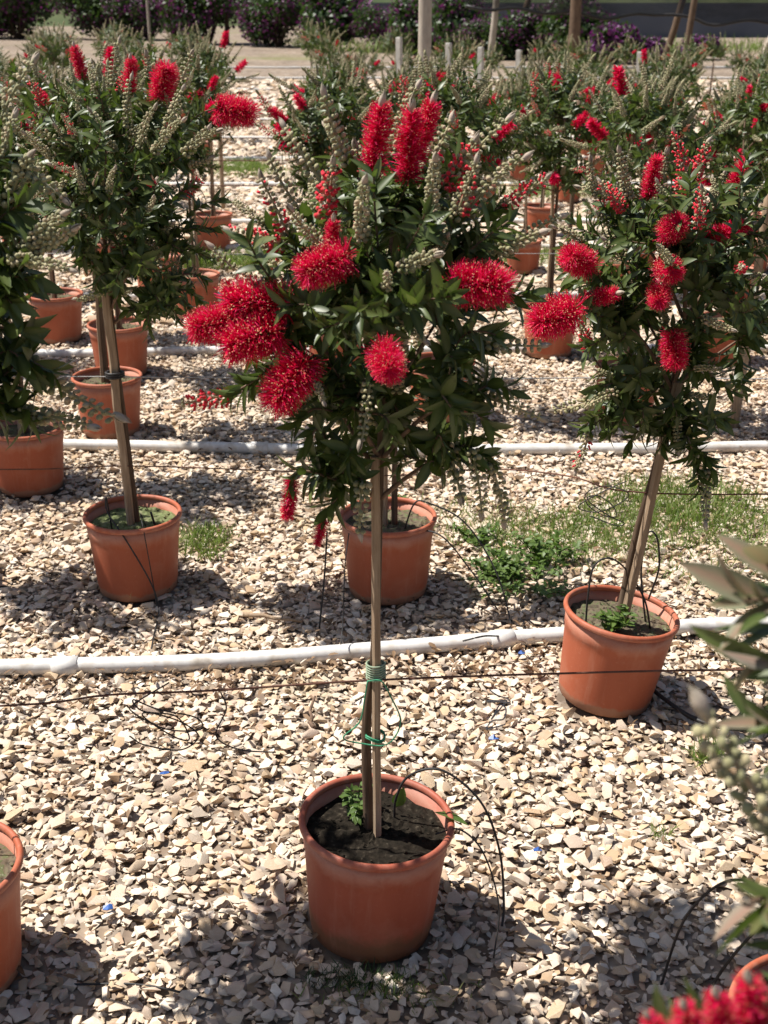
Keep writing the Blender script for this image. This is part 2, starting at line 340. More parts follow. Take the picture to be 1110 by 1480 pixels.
TIPS_FRONT = [
 ('flower',-0.011,1.980,1.527, 0.15,-0.1,1, 0.95,'s'),
 ('flower',0.040,2.000,1.516, 0.05,-0.2,1, 1,'s'),
 ('flower',0.062,2.030,1.534, 0.3,-0.1,1, 0.85,'s'),
 ('flower',-0.095,1.840,1.361, -0.8,-0.6,-0.2, 0.95,'f'),
 ('flower',-0.079,1.900,1.387, 0.1,-0.2,1, 0.6,'s'),
 ('flower',-0.208,1.900,1.293, -1,-0.2,0.15, 1.2,'f'),
 ('flower',-0.269,1.880,1.264, -1,-0.4,-0.1, 0.9,'f'),
 ('flower',-0.211,1.860,1.245, -0.9,-0.5,-0.2, 1.1,'f'),
 ('flower',-0.151,1.840,1.176, -0.6,-0.6,-0.7, 1.1,'f'),
 ('flower',0.005,1.740,1.241, 0.2,-1,-0.3, 0.8,'f'),
 ('flower',0.153,1.860,1.330, 1,-0.4,0.05, 1.05,'f'),
 ('flower',-0.155,1.900,0.969, -0.15,-0.1,-1, 0.62,'s'),
 ('flower',-0.105,1.900,0.910, -0.3,-0.3,-1, 0.42,'s'),
 ('redbud',-0.083,1.930,1.465, 0.2,-0.2,1, 1,''),
 ('redbud',-0.170,1.980,1.426, -0.5,0,1, 0.9,''),
 ('redbud',-0.200,1.980,1.378, -1,0,0.25, 0.9,''),
 ('redbud',0.123,2.020,1.493, 0.7,-0.1,1, 1,''),
 ('redbud',0.124,1.950,1.454, 0.35,-0.3,1, 0.9,''),
 ('redbud',0.223,2.020,1.444, 1,0,0.6, 0.8,''),
 ('redbud',-0.299,1.950,1.122, -1,-0.1,-0.15, 0.9,''),
 ('bud',0.146,2.020,1.521, 0.7,-0.1,1, 1.1,''),
 ('bud',0.162,2.000,1.464, 0.6,-0.1,1, 1.1,''),
 ('bud',0.067,1.800,1.387, 0.8,-0.6,0.5, 1.05,''),
 ('bud',0.005,1.780,1.369, 0,-0.8,0.8, 0.8,''),
 ('bud',-0.098,1.830,1.173, 0.3,-1,-0.2, 0.7,''),
 ('bud',-0.027,1.850,1.128, -0.05,-0.3,-1, 0.9,''),
 ('bud',0.122,1.950,0.987, 0.25,-0.15,-1, 1.1,''),
 ('bud',0.164,1.930,0.982, 0.35,-0.2,-1, 1.1,''),
 ('bud',0.202,1.960,0.956, 0.45,-0.1,-1, 1,''),
 ('bud',0.215,1.950,1.114, 1,-0.2,-0.25, 1,''),
 ('bud',-0.040,1.900,0.939, -0.1,-0.15,-1, 1,''),
 ('bud',-0.081,2.020,1.542, -0.5,0,1, 1.1,''),
 ('bud',-0.126,2.040,1.487, -0.8,0,1, 1.1,''),
 ('bud',-0.162,2.030,1.453, -0.7,0,0.9, 1,''),
 ('bud',0.022,2.100,1.545, 0.1,0.1,1, 1,''),
 ('bud',0.095,2.080,1.520, 0.5,0.1,1, 1,''),
 ('bud',0.072,1.900,1.474, 0,-0.4,1, 1,''),
 ('bud',0.202,1.980,1.372, 0.9,-0.2,0.6, 1.1,''),
 ('bud',0.241,2.020,1.387, 1,0,0.8, 1,''),
 ('bud',-0.120,1.900,1.407, -0.7,-0.3,0.7, 1,''),
 ('bud',-0.036,1.860,1.444, -0.1,-0.5,1, 1,''),
 ('bud',-0.236,2.020,1.309, -1,0,0.4, 1,''),
 ('bud',0.046,1.820,1.268, 0.4,-0.9,-0.2, 0.8,''),
 ('bud',0.224,1.970,1.207, 1,-0.2,0, 1,''),
 ('leaf',0.101,1.840,1.148, 0.5,-0.5,-0.6, 1,''),
 ('leaf',0.161,1.900,1.101, 0.6,-0.3,-0.8, 1,''),
 ('leaf',0.195,1.930,1.149, 1,-0.2,-0.5, 1,''),
 ('leaf',-0.117,1.900,1.077, -0.5,-0.3,-0.8, 1,''),
 ('leaf',-0.097,1.920,0.998, -0.4,-0.1,-1, 1,''),
 ('leaf',-0.126,1.880,1.119, -0.7,-0.3,-0.6, 1,''),
 ('leaf',-0.055,1.880,1.049, -0.2,-0.3,-1, 1,''),
 ('leaf',0.143,1.950,1.036, 0.4,-0.2,-1, 1,''),
 ('leaf',0.096,1.920,1.059, 0.3,-0.3,-1, 1,''),
 ('leaf',-0.228,1.930,1.149, -0.9,-0.2,-0.4, 1,''),
 ('leaf',0.040,1.800,1.314, 0.3,-1,0.2, 1,''),
 ('leaf',-0.035,1.800,1.304, -0.2,-1,0.3, 1,''),
 ('leaf',0.087,1.820,1.320, 0.5,-0.8,0.3, 1,''),
 ('leaf',-0.015,1.900,1.469, 0,-0.5,1, 1,''),
 ('leaf',0.011,1.850,1.106, 0.2,-0.6,-0.8, 1,''),
 ('leaf',0.112,1.860,1.214, 0.6,-0.6,-0.3, 1,''),
 ('leaf',-0.078,1.840,1.273, -0.6,-0.8,0, 1,''),
 ('leaf',0.155,1.880,1.253, 0.8,-0.5,-0.1, 1,''),
 ('leaf',-0.131,1.860,1.300, -0.8,-0.6,0.1, 1,''),
 ('leaf',0.056,1.860,1.424, 0.2,-0.7,0.7, 1,''),
 ('leaf',0.177,1.950,1.399, 0.8,-0.2,0.6, 1,''),
]
TIPS_RIGHT = [
 ('flower',0.419,2.720,1.203, -0.6,-0.6,0.4, 1.05,'f'),
 ('flower',0.358,2.620,1.097, -0.8,-0.6,-0.1, 1.35,'f'),
 ('flower',0.473,2.720,1.119, 0.6,-0.6,0.3, 0.9,'s'),
 ('flower',0.625,2.720,1.180, 0.1,-1,0.1, 0.95,'f'),
 ('flower',0.607,2.720,1.119, -0.2,-1,-0.2, 0.8,'f'),
 ('flower',0.652,2.720,0.992, 0,-0.6,-0.8, 0.95,'f'),
 ('flower',0.633,2.750,1.268, 0.1,-0.9,0.5, 0.95,'f'),
 ('flower',0.773,2.850,1.240, 1,-0.1,0.35, 0.95,'s'),
 ('flower',0.814,2.950,1.345, 0.4,0,1, 0.85,'s'),
 ('flower',0.597,2.850,1.358, 0.1,-0.3,1, 0.9,'s'),
 ('redbud',0.512,2.880,1.321, -0.7,-0.1,0.7, 1,''),
 ('redbud',0.470,2.780,0.739, -0.35,-0.1,-1, 0.9,''),
 ('redbud',0.833,2.850,1.077, 1,-0.1,-0.3, 0.9,''),
 ('redbud',0.722,2.920,1.395, 0.25,0,1, 1,''),
 ('bud',0.643,2.950,1.381, 0.1,0,1, 1.1,''),
 ('bud',0.470,2.950,1.358, -0.5,0,1, 1.1,''),
 ('bud',0.540,2.900,1.364, -0.3,0,1, 1.1,''),
 ('bud',0.772,2.780,0.628, 0.1,-0.1,-1, 1.1,''),
 ('bud',0.692,2.780,0.777, 0.1,-0.3,-1, 0.9,''),
 ('bud',0.480,2.720,0.889, -1,-0.3,-0.2, 1,''),
 ('bud',0.425,2.760,0.851, -1,-0.2,-0.25, 1.1,''),
 ('bud',0.790,2.800,1.133, 1,-0.3,0.3, 1,''),
 ('bud',0.858,2.900,1.192, 1,0,0.5, 1,''),
 ('bud',0.415,2.850,1.248, -0.8,-0.2,0.7, 1,''),
 ('bud',0.691,2.850,1.310, 0.3,-0.2,1, 1,''),
 ('leaf',0.723,2.760,0.749, 0.3,-0.2,-1, 1,''),
 ('leaf',0.782,2.780,0.690, 0.4,-0.1,-1, 1,''),
 ('leaf',0.753,2.780,0.655, 0.1,-0.2,-1, 1,''),
 ('leaf',0.498,2.740,0.907, -0.8,-0.3,-0.4, 1,''),
 ('leaf',0.552,2.750,0.838, -0.4,-0.3,-0.9, 1,''),
 ('leaf',0.805,2.820,0.883, 0.8,-0.2,-0.5, 1,''),
 ('leaf',0.861,2.880,0.968, 1,-0.1,-0.2, 1,''),
 ('leaf',0.532,2.760,1.248, -0.2,-0.8,0.6, 1,''),
 ('leaf',0.700,2.750,1.128, 0.4,-0.9,0.1, 1,''),
 ('leaf',0.728,2.760,1.031, 0.5,-0.8,-0.2, 1,''),
 ('leaf',0.537,2.740,1.020, -0.5,-0.8,-0.1, 1,''),
 ('leaf',0.579,2.720,0.938, -0.2,-0.8,-0.5, 1,''),
 ('leaf',0.464,2.760,0.999, -0.8,-0.5,0, 1,''),
 ('leaf',0.759,2.820,1.176, 0.7,-0.4,0.4, 1,''),
 ('leaf',0.532,2.800,0.787, -0.5,-0.1,-1, 1,''),
 ('leaf',0.588,2.820,0.746, -0.2,-0.2,-1, 1,''),
 ('leaf',0.658,2.800,0.753, 0.2,-0.2,-1, 1,''),
 ('leaf',0.602,2.760,0.835, 0,-0.6,-0.8, 1,''),
 ('leaf',0.673,2.760,0.851, 0.3,-0.4,-0.8, 1,''),
 ('leaf',0.482,2.800,0.804, -0.8,-0.1,-0.8, 1,''),
]
TIPS_LEFT = [
 ('flower',-0.583,3.500,1.534, 0.35,-0.2,1, 1.1,'f'),
 ('flower',-0.388,3.500,1.448, 1,-0.2,-0.12, 1.25,'f'),
 ('flower',-0.684,3.550,1.536, 0.1,-0.1,1, 0.8,'s'),
 ('flower',-0.842,3.650,1.563, -0.2,0,1, 0.8,'s'),
 ('redbud',-0.902,3.400,1.510, -0.4,-0.2,1, 0.8,''),
 ('redbud',-0.819,3.300,1.322, -0.6,-0.6,0.4, 0.8,''),
 ('bud',-0.634,3.400,1.425, 0.15,-0.3,1, 1.15,''),
 ('bud',-0.563,3.420,1.449, 0.3,-0.2,1, 1.15,''),
 ('bud',-0.570,3.360,1.407, 0.6,-0.3,1, 1.1,''),
 ('bud',-0.469,3.450,1.402, 0.9,-0.1,0.7, 1.2,''),
 ('bud',-0.482,3.400,1.390, 0.8,-0.2,0.7, 1.1,''),
 ('bud',-0.695,3.500,1.469, -0.1,-0.1,1, 1.1,''),
 ('bud',-0.768,3.500,1.478, -0.4,-0.1,1, 1.1,''),
 ('bud',-0.726,3.400,1.407, -0.2,-0.3,1, 1,''),
 ('bud',-0.783,3.300,1.305, 0,-0.5,1, 0.9,''),
 ('bud',-0.704,3.280,1.308, 0.2,-0.5,1, 0.9,''),
 ('bud',-0.589,3.280,1.256, 0.6,-0.5,0.8, 0.9,''),
 ('bud',-0.471,3.500,1.322, 1,0,0.2, 1.1,''),
 ('bud',-0.911,3.450,1.402, -0.8,-0.2,0.7, 1.1,''),
 ('bud',-0.943,3.400,1.328, -1,-0.2,0.4, 1,''),
 ('bud',-0.836,3.400,1.390, -0.5,-0.3,0.8, 1,''),
 ('bud',-0.869,3.300,1.270, -0.6,-0.7,-0.3, 1,''),
 ('bud',-0.545,3.650,1.558, 0.4,0,1, 1.1,''),
 ('bud',-0.657,3.700,1.583, 0.1,0,1, 1.1,''),
 ('bud',-0.764,3.700,1.565, -0.1,0,1, 1.1,''),
 ('leaf',-0.561,3.500,0.925, 0.6,-0.2,-0.8, 1,''),
 ('leaf',-0.621,3.400,0.948, 0.3,-0.2,-1, 1,''),
 ('leaf',-0.517,3.500,1.004, 0.9,-0.1,-0.5, 1,''),
 ('leaf',-0.788,3.400,1.006, -0.4,-0.2,-0.9, 1,''),
 ('leaf',-0.830,3.400,1.063, -0.8,-0.2,-0.5, 1,''),
 ('leaf',-0.554,3.400,1.100, 0.7,-0.4,-0.3, 1,''),
 ('leaf',-0.643,3.300,1.173, 0.2,-1,0, 1,''),
 ('leaf',-0.734,3.300,1.173, -0.3,-1,0, 1,''),
 ('leaf',-0.580,3.350,1.016, 0.4,-0.3,-0.9, 1,''),
 ('leaf',-0.483,3.450,1.148, 1,-0.2,-0.1, 1,''),
 ('leaf',-0.492,3.420,1.078, 0.9,-0.2,-0.4, 1,''),
 ('leaf',-0.523,3.450,0.956, 0.7,-0.1,-0.8, 1,''),
 ('leaf',-0.579,3.420,0.914, 0.4,-0.1,-1, 1,''),
 ('leaf',-0.467,3.500,1.215, 1,-0.1,0.2, 1,''),
 ('leaf',-0.654,3.400,0.890, 0.1,-0.2,-1, 1,''),
 ('leaf',-0.708,3.300,1.046, -0.1,-0.8,-0.6, 1,''),
 ('leaf',-0.637,3.280,1.086, 0.2,-0.9,-0.5, 1,''),
 ('leaf',-0.837,3.350,1.164, -0.8,-0.5,-0.2, 1,''),
 ('leaf',-0.881,3.400,1.211, -1,-0.3,0, 1,''),
]
TIPS_EDGE = [
 ('bud',-0.506,1.900,1.141, 0.75,-0.2,-0.7, 1.45,''),
 ('bud',-0.526,1.900,1.108, 1,-0.1,-0.12, 1.25,''),
 ('bud',-0.490,1.850,1.396, 0.7,-0.5,0.3, 1,''),
 ('bud',-0.503,1.850,1.416, 0.6,-0.4,0.6, 1,''),
 ('bud',-0.512,1.830,1.374, 0.8,-0.5,0.1, 0.9,''),
 ('bud',-0.539,1.900,1.489, 0.5,-0.2,0.9, 1,''),
 ('bud',-0.500,1.900,1.469, 0.8,-0.2,-0.6, 1,''),
 ('bud',-0.567,1.950,1.543, 0.3,-0.1,1, 1,''),
 ('bud',-0.573,2.000,1.599, 0.4,0,1, 1.1,''),
 ('leaf',-0.533,1.880,1.198, 0.8,-0.2,-0.5, 1.15,''),
 ('leaf',-0.558,1.860,1.214, 0.5,-0.3,-0.7, 1.15,''),
 ('leaf',-0.570,1.900,1.112, 0.4,-0.1,-1, 1.1,''),
 ('leaf',-0.577,1.870,1.261, 1,-0.2,-0.1, 1.15,''),
 ('leaf',-0.549,1.860,1.342, 0.9,-0.3,-0.2, 1,''),
 ('leaf',-0.566,1.850,1.313, 0.5,-0.7,-0.2, 1,''),
 ('leaf',-0.549,1.880,1.441, 0.6,-0.5,0.3, 1,''),
 ('leaf',-0.635,1.880,1.164, -0.2,-0.2,-1, 1,''),
 ('leaf',-0.651,1.860,1.236, -0.2,-0.5,-0.8, 1,''),
]
TIPS_NEAR = [
 ('bud',0.253,0.709,1.215, -0.72,-0.1,0.66, 1.25,''),
 ('flower',0.230,0.602,1.140, -0.2,-0.1,1, 0.5,'s'),
 ('flower',0.210,0.592,1.140, -0.3,-0.1,1, 0.45,'s'),
 ('flower',0.188,0.582,1.143, -0.3,-0.1,0.9, 0.42,'s'),
 ('flower',0.169,0.581,1.141, -0.5,-0.1,0.9, 0.35,'s'),
 ('leaf',0.286,0.826,1.315, -0.9,-0.2,0.2, 1.2,''),
 ('leaf',0.291,0.831,1.329, -0.6,-0.1,0.9, 1.2,''),
 ('leaf',0.285,0.791,1.282, -1,-0.1,-0.1, 1.1,''),
 ('leaf',0.281,0.756,1.251, -0.9,-0.1,0.3, 1.1,''),
 ('leaf',0.260,0.662,1.180, -1,-0.1,-0.05, 1.1,''),
]

# ------------------------------------------------------------------ ground and gravel
gx = np.concatenate([[-400, -120, -40], np.linspace(-20, 20, 9), [40, 120, 400]]); gy = np.concatenate([[-60, -10], np.linspace(0, 60, 13), [120, 260, 900]])
GV = np.array([(x, y, 0.0) for y in gy for x in gx]); nx = len(gx)
GQ = np.array([(j*nx+i, j*nx+i+1, (j+1)*nx+i+1, (j+1)*nx+i) for j in range(len(gy)-1) for i in range(nx-1)])
ground = tag(link('ground', np_mesh('ground', GV, [GQ], 'ground')), 'beige gravel ground of the nursery between the pots', 'ground', kind='structure')

import bmesh
rng = np.random.default_rng(7); random.seed(7)
STONES = []
for k in range(26):
    bm = bmesh.new(); n = 11 if k < 18 else 8
    e = rng.uniform(.58, .95), rng.uniform(.30, .54)
    for p in norm(rng.normal(size=(n, 3)))*rng.uniform(.9, 1.1, (n, 1)): bm.verts.new((p[0], p[1]*e[0], p[2]*e[1]))
    r_ = bmesh.ops.convex_hull(bm, input=bm.verts)
    for v in [v for v in bm.verts if not v.link_faces]: bm.verts.remove(v)
    bmesh.ops.triangulate(bm, faces=bm.faces[:]); bmesh.ops.recalc_face_normals(bm, faces=bm.faces[:])
    bm.verts.index_update()
    STONES.append((np.array([v.co[:] for v in bm.verts]), np.array([[v.index for v in f.verts] for f in bm.faces]))); bm.free()

POTS = []      # (x, y, r) filled by the table below so no stone stands inside a pot
def half_width(Y): return .31*(Y*.925+.656)*1.15 + .22
def stone_field(y0, y1, cell, size, over):
    xs = []; ys = []
    for y in np.arange(y0, y1, cell):
        w = half_width(y); x = np.arange(-w, w, cell); xs.append(x + rng.uniform(-.5, .5, len(x))*cell); ys.append(y + rng.uniform(-.5, .5, len(x))*cell)
    x = np.concatenate(xs); y = np.concatenate(ys); n = len(x)
    s = size*np.exp(rng.normal(-.05, .38, n)).clip(.3, 1.9); z = s*.18 + rng.uniform(0, .006, n)
    m = rng.random(n) < over; k = m.sum()
    x = np.concatenate([x, x[m]+rng.uniform(-cell, cell, k)]); y = np.concatenate([y, y[m]+rng.uniform(-cell, cell, k)])
    s2 = size*1.1*np.exp(rng.normal(0, .33, k)).clip(.4, 1.75); s = np.concatenate([s, s2]); z = np.concatenate([z, s2*.3+rng.uniform(.008, .018, k)])
    return x, y, z, s
def place_stones(x, y, z, s):
    keep = np.ones(len(x), bool)
    for px, py, pr in POTS: keep &= (x-px)**2 + (y-py)**2 > (pr+s*.5)**2
    return x[keep], y[keep], z[keep], s[keep]
def stone_mats(n):
    a = rng.uniform(0, 2*np.pi, n); b = rng.normal(0, .22, n); c = rng.normal(0, .22, n)
    ca, sa, cb, sb, cc, sc = np.cos(a), np.sin(a), np.cos(b), np.sin(b), np.cos(c), np.sin(c); o = np.zeros(n); i = o+1
    Rz = np.array([[ca, -sa, o], [sa, ca, o], [o, o, i]]); Rx = np.array([[i, o, o], [o, cb, -sb], [o, sb, cb]]); Ry = np.array([[cc, o, sc], [o, i, o], [-sc, o, cc]])
    return np.einsum('ijn,jkn,kln->nil', Rz, Rx, Ry)

def make_gravel():
    parts = [stone_field(1.15, 7.0, .0205, .0128, .42), stone_field(1.15, 5.5, .028, .0058, .0), stone_field(7.0, 12.0, .045, .027, .3), stone_field(12.0, 19.0, .075, .042, .2), stone_field(19.0, 30.0, .15, .075, .1)]
    x, y, z, s = (np.concatenate(v) for v in zip(*parts)); x, y, z, s = place_stones(x, y, z, s); n = len(x)
    Rm = stone_mats(n); kind = rng.integers(0, len(STONES), n); far = y > 7; kind[far] = 18 + rng.integers(0, 8, far.sum()); sm = s < .0085; kind[sm] = 18 + rng.integers(0, 8, sm.sum())
    tin = rng.random(n)
    # the 300 that show largest become stones of their own
    d = y*.925 - (z-CAM_H)*.38; u = y*.38 + (z-CAM_H)*.925; sx = 555+1800*x/d; sy = 740-1800*u/d
    vis = (sx > 5) & (sx < 1105) & (sy > 20) & (sy < 1475) & (z > .012)
    score = np.where(vis, s/d, 0); top = np.argsort(-score)[:300]
    mes = [np_mesh('stone', V, [F], 'stone', True) for V, F in STONES]
    for me in mes: me.set_sharp_from_angle(angle=R(48))
    for i in top:
        r_ = Rm[i]; link('stone', mes[kind[i]], ground, mat4(r_[:, 0], r_[:, 1], r_[:, 2], (x[i], y[i], z[i]), s[i]))
    rest = np.ones(n, bool); rest[top] = False
    Vs = []; Fs = []; at = []; off = 0
    for k, (V, F) in enumerate(STONES):
        m = np.where(rest & (kind == k))[0]
        W = np.einsum('nij,vj->nvi', Rm[m], V)*s[m, None, None] + np.stack([x[m], y[m], z[m]], -1)[:, None]
        Vs.append(W.reshape(-1, 3)); Fs.append((F[None] + (np.arange(len(m))*len(V))[:, None, None] + off).reshape(-1, 3)); off += len(V)*len(m); at.append(np.repeat(tin[m], len(V)))
    gm = np_mesh('gravel', np.vstack(Vs), [np.vstack(Fs)], 'stone', True, {'tint': np.concatenate(at)}); gm.set_sharp_from_angle(angle=R(48))
    g = link('gravel', gm, ground); g['kind'] = 'stuff'

# ------------------------------------------------------------------ plant pieces
LEAVES = [leaf_proto(1, w, 6, f, c, tw) for w, f, c, tw in ((.33, .3, .12, .2), (.28, .4, .25, -.3), (.35, .25, .3, .1), (.30, .45, .05, -.1), (.26, .3, .2, .5))]
LEAVES_LO = [leaf_proto(1, w, 3, f, c, tw) for w, f, c, tw in ((.36, .3, .12, .2), (.33, .4, .25, -.3), (.37, .25, .3, .1))]
LEAF_ME = [np_mesh('leaf', V, [Q], 'leaf', True, {'rib': rib}) for V, Q, rib in LEAVES]
YOUNG_ME = [np_mesh('young_leaf', V, [Q], 'young_leaf', True, {'rib': rib}) for V, Q, rib in LEAVES]

def bud_spike_mesh(seed, L=.115, rings=15, per=7, R0=.0125, red=0., hi=True, tip=False, bend=0., bs=1.):
    """spike along +Y starting at the origin; buds sit in whorls"""
    g = np.random.default_rng(seed); mb = MB(); V0, F0 = sphere(7, 5) if hi else sphere(5, 3)
    ax = np.array([(math.sin(y*20+seed)*.002, y, math.cos(y*17+seed)*.002) for y in np.linspace(-.004, L+.006, 7)])
    mb.add(*tube(ax, np.linspace(.0028, .0018, 7), 5), tint=.3, red=.15*red)
    for r_ in range(rings):
        f = r_/(rings-1); y = L*(.02+.95*f); rr = R0*(1.0-.4*f**3)*g.uniform(.92, 1.06)
        for k in range(per):
            if g.random() < .1: continue
            a = 2*math.pi*(k/per + .5*(r_ % 2)/per) + g.normal(0, .12)
            out = np.array([math.cos(a), 0, math.sin(a)]); d = norm(out*.85+np.array([0, .55, 0])+g.normal(0, .12, 3))
            X, D, Z = basis(d, np.array([0, 1., 0])); b = bs*(1-.35*f)*g.uniform(.75, 1.2)
            w, h = .0044*b, .0054*b
            P = out*rr*.72 + np.array([0, y, 0])
            Wv = P + V0[:, 0:1]*w*X + V0[:, 1:2]*w*Z + V0[:, 2:3]*h*D
            isr = g.random() < red*(1.15-.7*f)
            mb.add(Wv, F0, tint=g.random(), red=np.where(V0[:, 2] > -.1, .95, .25) if isr else np.zeros(len(V0)))
            if isr and g.random() < .6:    # opening bud pushes its stamens out a little
                t0 = P + D*h*.8; tv, tf = tube([t0, t0+D*.007+g.normal(0, .001, 3)], [.0022, .0028], 5); mb.add(tv, tf, tint=g.random(), red=1.)
    if tip: mb.add(*tip_shape(L), tint=.95, red=0.)
    for V_ in mb.V: V_[:, 0] += bend*(V_[:, 1]/L)**2*L
    return mb.mesh('bud_spike', 'bud', True)
def tip_shape(y0, L=.03, r=.0065):
    V = []; Q = []; off = 0
    for k in range(7):
        a = k*2.4; t = np.linspace(0, 1, 5); prof = np.sin(np.pi*np.clip(t*.9+.08, 0, 1))*.75
        ln = L*(.75+.25*((k*37) % 7)/6)
        for i, tt_ in enumerate(t):
            rad = r*(.25+.75*math.sin(math.pi*min(1, tt_*.85+.12))) if tt_ < 1 else .0006
            for s_ in (-1, 0, 1): aa = a+s_*.75*prof[i]; V.append((math.cos(aa)*rad*(1 if s_ == 0 else .86), y0+tt_*ln-.002, math.sin(aa)*rad*(1 if s_ == 0 else .86)))
        for i in range(4):
            for s_ in range(2): Q.append((off+i*3+s_, off+i*3+s_+1, off+i*3+s_+4, off+i*3+s_+3))
        off += 15
    return np.array(V), [np.array(Q)]
def tip_mesh():
    mb = MB(); mb.add(*tip_shape(0)); return mb.mesh('spike_tip', 'bud_tip', True)

def flower_meshes(seed, L=.085, n=900, fl=.030, narrow=1., wid=.0011):
    """stamens round an axis along +Y, starting at the origin: (filaments, anthers)"""
    g = np.random.default_rng(seed); V = []; F = []; tin = []; AV = []; AF = []; AT = []
    av = np.array([(1, 0, 0), (-1, 0, 0), (0, 1, 0), (0, -1, 0), (0, 0, 1), (0, 0, -1)], float); af = np.array([(0, 2, 4), (2, 1, 4), (1, 3, 4), (3, 0, 4), (2, 0, 5), (1, 2, 5), (3, 1, 5), (0, 3, 5)])
    rings = 13; rows = []
    for i in range(n):
        f = (g.integers(0, rings)+g.normal(0, .22))/(rings-1); f = min(max(f, 0), 1); a = g.uniform(0, 2*np.pi)
        out = np.array([math.cos(a), 0, math.sin(a)]); lean = g.normal(.22, .22) + (.9*(f-.75) if f > .75 else 0) - (.35*(.2-f)/.2 if f < .2 else 0)
        d = norm(out + np.array([0, lean, 0]) + g.normal(0, .2, 3)); ln = fl*(g.uniform(.5, 1.12) if g.random() < .8 else g.uniform(.9, 1.25))*narrow*(1-.25*max(0, f-.7)/.3)
        p0 = out*.002 + np.array([0, L*f, 0]); p1 = p0+d*ln*.55; d2 = norm(d+np.array([0, .25, 0])+g.normal(0, .2, 3)); p2 = p1+d2*ln*.45
        sdv = norm(np.cross(d, g.normal(size=3)))*wid
        b = len(V); V += [p0-sdv, p0+sdv, p1-sdv, p1+sdv, p2-sdv*.8, p2+sdv*.8]; F += [(b, b+1, b+3, b+2), (b+2, b+3, b+5, b+4)]; t = g.random(); tin += [t]*6
        if g.random() < .38: AF.append(af+len(AV)*6); AV.append(p2+av*np.array([.0009, .0009, .0009])*g.uniform(.8, 1.3)); AT += [g.random()]*6
    mb = MB(); mb.add(np.array(V), [np.array(F)], tint=np.array(tin)); mb.add(*tube([(0, -.004, 0), (0, L*.5, 0), (0, L, 0)], [.003, .0035, .002], 6), tint=.1)
    return mb.mesh('flower_spike', 'filament', True), np_mesh('anthers', np.vstack(AV), [np.vstack(AF)], 'anther', False, {'tint': np.array(AT)})

BUD_HI = [bud_spike_mesh(10+i, L=l, rings=r_, per=p_, R0=r0, bend=bn, bs=q) for i, (l, r_, p_, r0, bn, q) in enumerate(((.098, 11, 6, .0135, .12, 1), (.075, 10, 6, .0115, -.15, .85), (.110, 12, 6, .0135, .22, .95), (.085, 8, 5, .0150, -.05, 1.1), (.055, 7, 6, .0110, .1, .85), (.10, 10, 5, .0125, -.25, .9)))]
RED_HI = [bud_spike_mesh(20+i, L=l, rings=r_, per=6, R0=.0145, red=q) for i, (l, r_, q) in enumerate(((.10, 10, .6), (.085, 9, .9), (.105, 11, .35)))]
BUD_LO = [bud_spike_mesh(30+i, L=l, rings=11, per=6, R0=.0115, hi=False, tip=True, bend=.2*(i % 2)-.1) for i, l in enumerate((.10, .075, .115, .06))]
RED_LO = [bud_spike_mesh(40, L=.10, rings=10, per=6, R0=.0145, red=.7, hi=False, tip=True)]
TIP = tip_mesh()
FLOWER_F = [flower_meshes(50+i, L=.070, n=2100, fl=.0325, wid=.0006) for i in range(3)]
FLOWER_S = [flower_meshes(60+i, L=.095, n=1000, fl=.0235, wid=.0008) for i in range(3)]
FLOWER_LO = [flower_meshes(70+i, L=.085, n=300, fl=.026, wid=.0019) for i in range(2)]

# ------------------------------------------------------------------ pot
def pot_meshes(mat):
    mb = MB(); mb.add(*lathe([(.0, .004), (.085, .004), (.113, .0), (.1205, .006), (.124, .03), (.1365, .175), (.1385, .196), (.1402, .199), (.1432, .240), (.1395, .2405), (.135, .195), (.119, .02), (0, .02)], 64))
    rim = MB(); a = np.linspace(0, 2*np.pi, 12, endpoint=False)
    rim.add(*lathe([(.1445+.0068*math.cos(t), .2475+.0085*math.sin(t)) for t in a], 64, True))
    return mb.mesh('pot', mat, True), rim.mesh('rim', mat, True)
POT_ME = {m: pot_meshes(m) for m in ('pot', 'mossy_pot')}
def soil_mesh(mat, seed, crumbs=90, z=.216):
    g = np.random.default_rng(seed); mb = MB(); nr, na = 12, 36; V = [(0, 0, z+.008)]
    for i in range(1, nr+1):
        for j in range(na): a = 2*math.pi*j/na; r_ = .137*i/nr; V.append((r_*math.cos(a), r_*math.sin(a), z+.008*(1-i/nr)+g.normal(0, .0028)))
    F3 = [(0, 1+j, 1+(j+1) % na) for j in range(na)]; F4 = [(1+i*na+j, 1+(i+1)*na+j, 1+(i+1)*na+(j+1) % na, 1+i*na+(j+1) % na) for i in range(nr-1) for j in range(na)]
    mb.add(V, [F3, F4])
    for k in range(crumbs):
        a = g.uniform(0, 6.28); r_ = .128*math.sqrt(g.random()); V0, F0 = STONES[g.integers(0, 26)]; mb.add(V0*g.uniform(.002, .006)+np.array([r_*math.cos(a), r_*math.sin(a), z+.006]), [F0])
    return mb.mesh('soil', mat, False)
SOILS = {m: [soil_mesh(m, 80+i) for i in range(2)] for m in ('dark_soil', 'dry_soil', 'moss_soil')}

# ------------------------------------------------------------------ a potted bottlebrush
def bezier(a, b, c, d, n):
    t = np.linspace(0, 1, n)[:, None]; return (1-t)**3*a + 3*(1-t)**2*t*b + 3*(1-t)*t*t*c + t**3*d

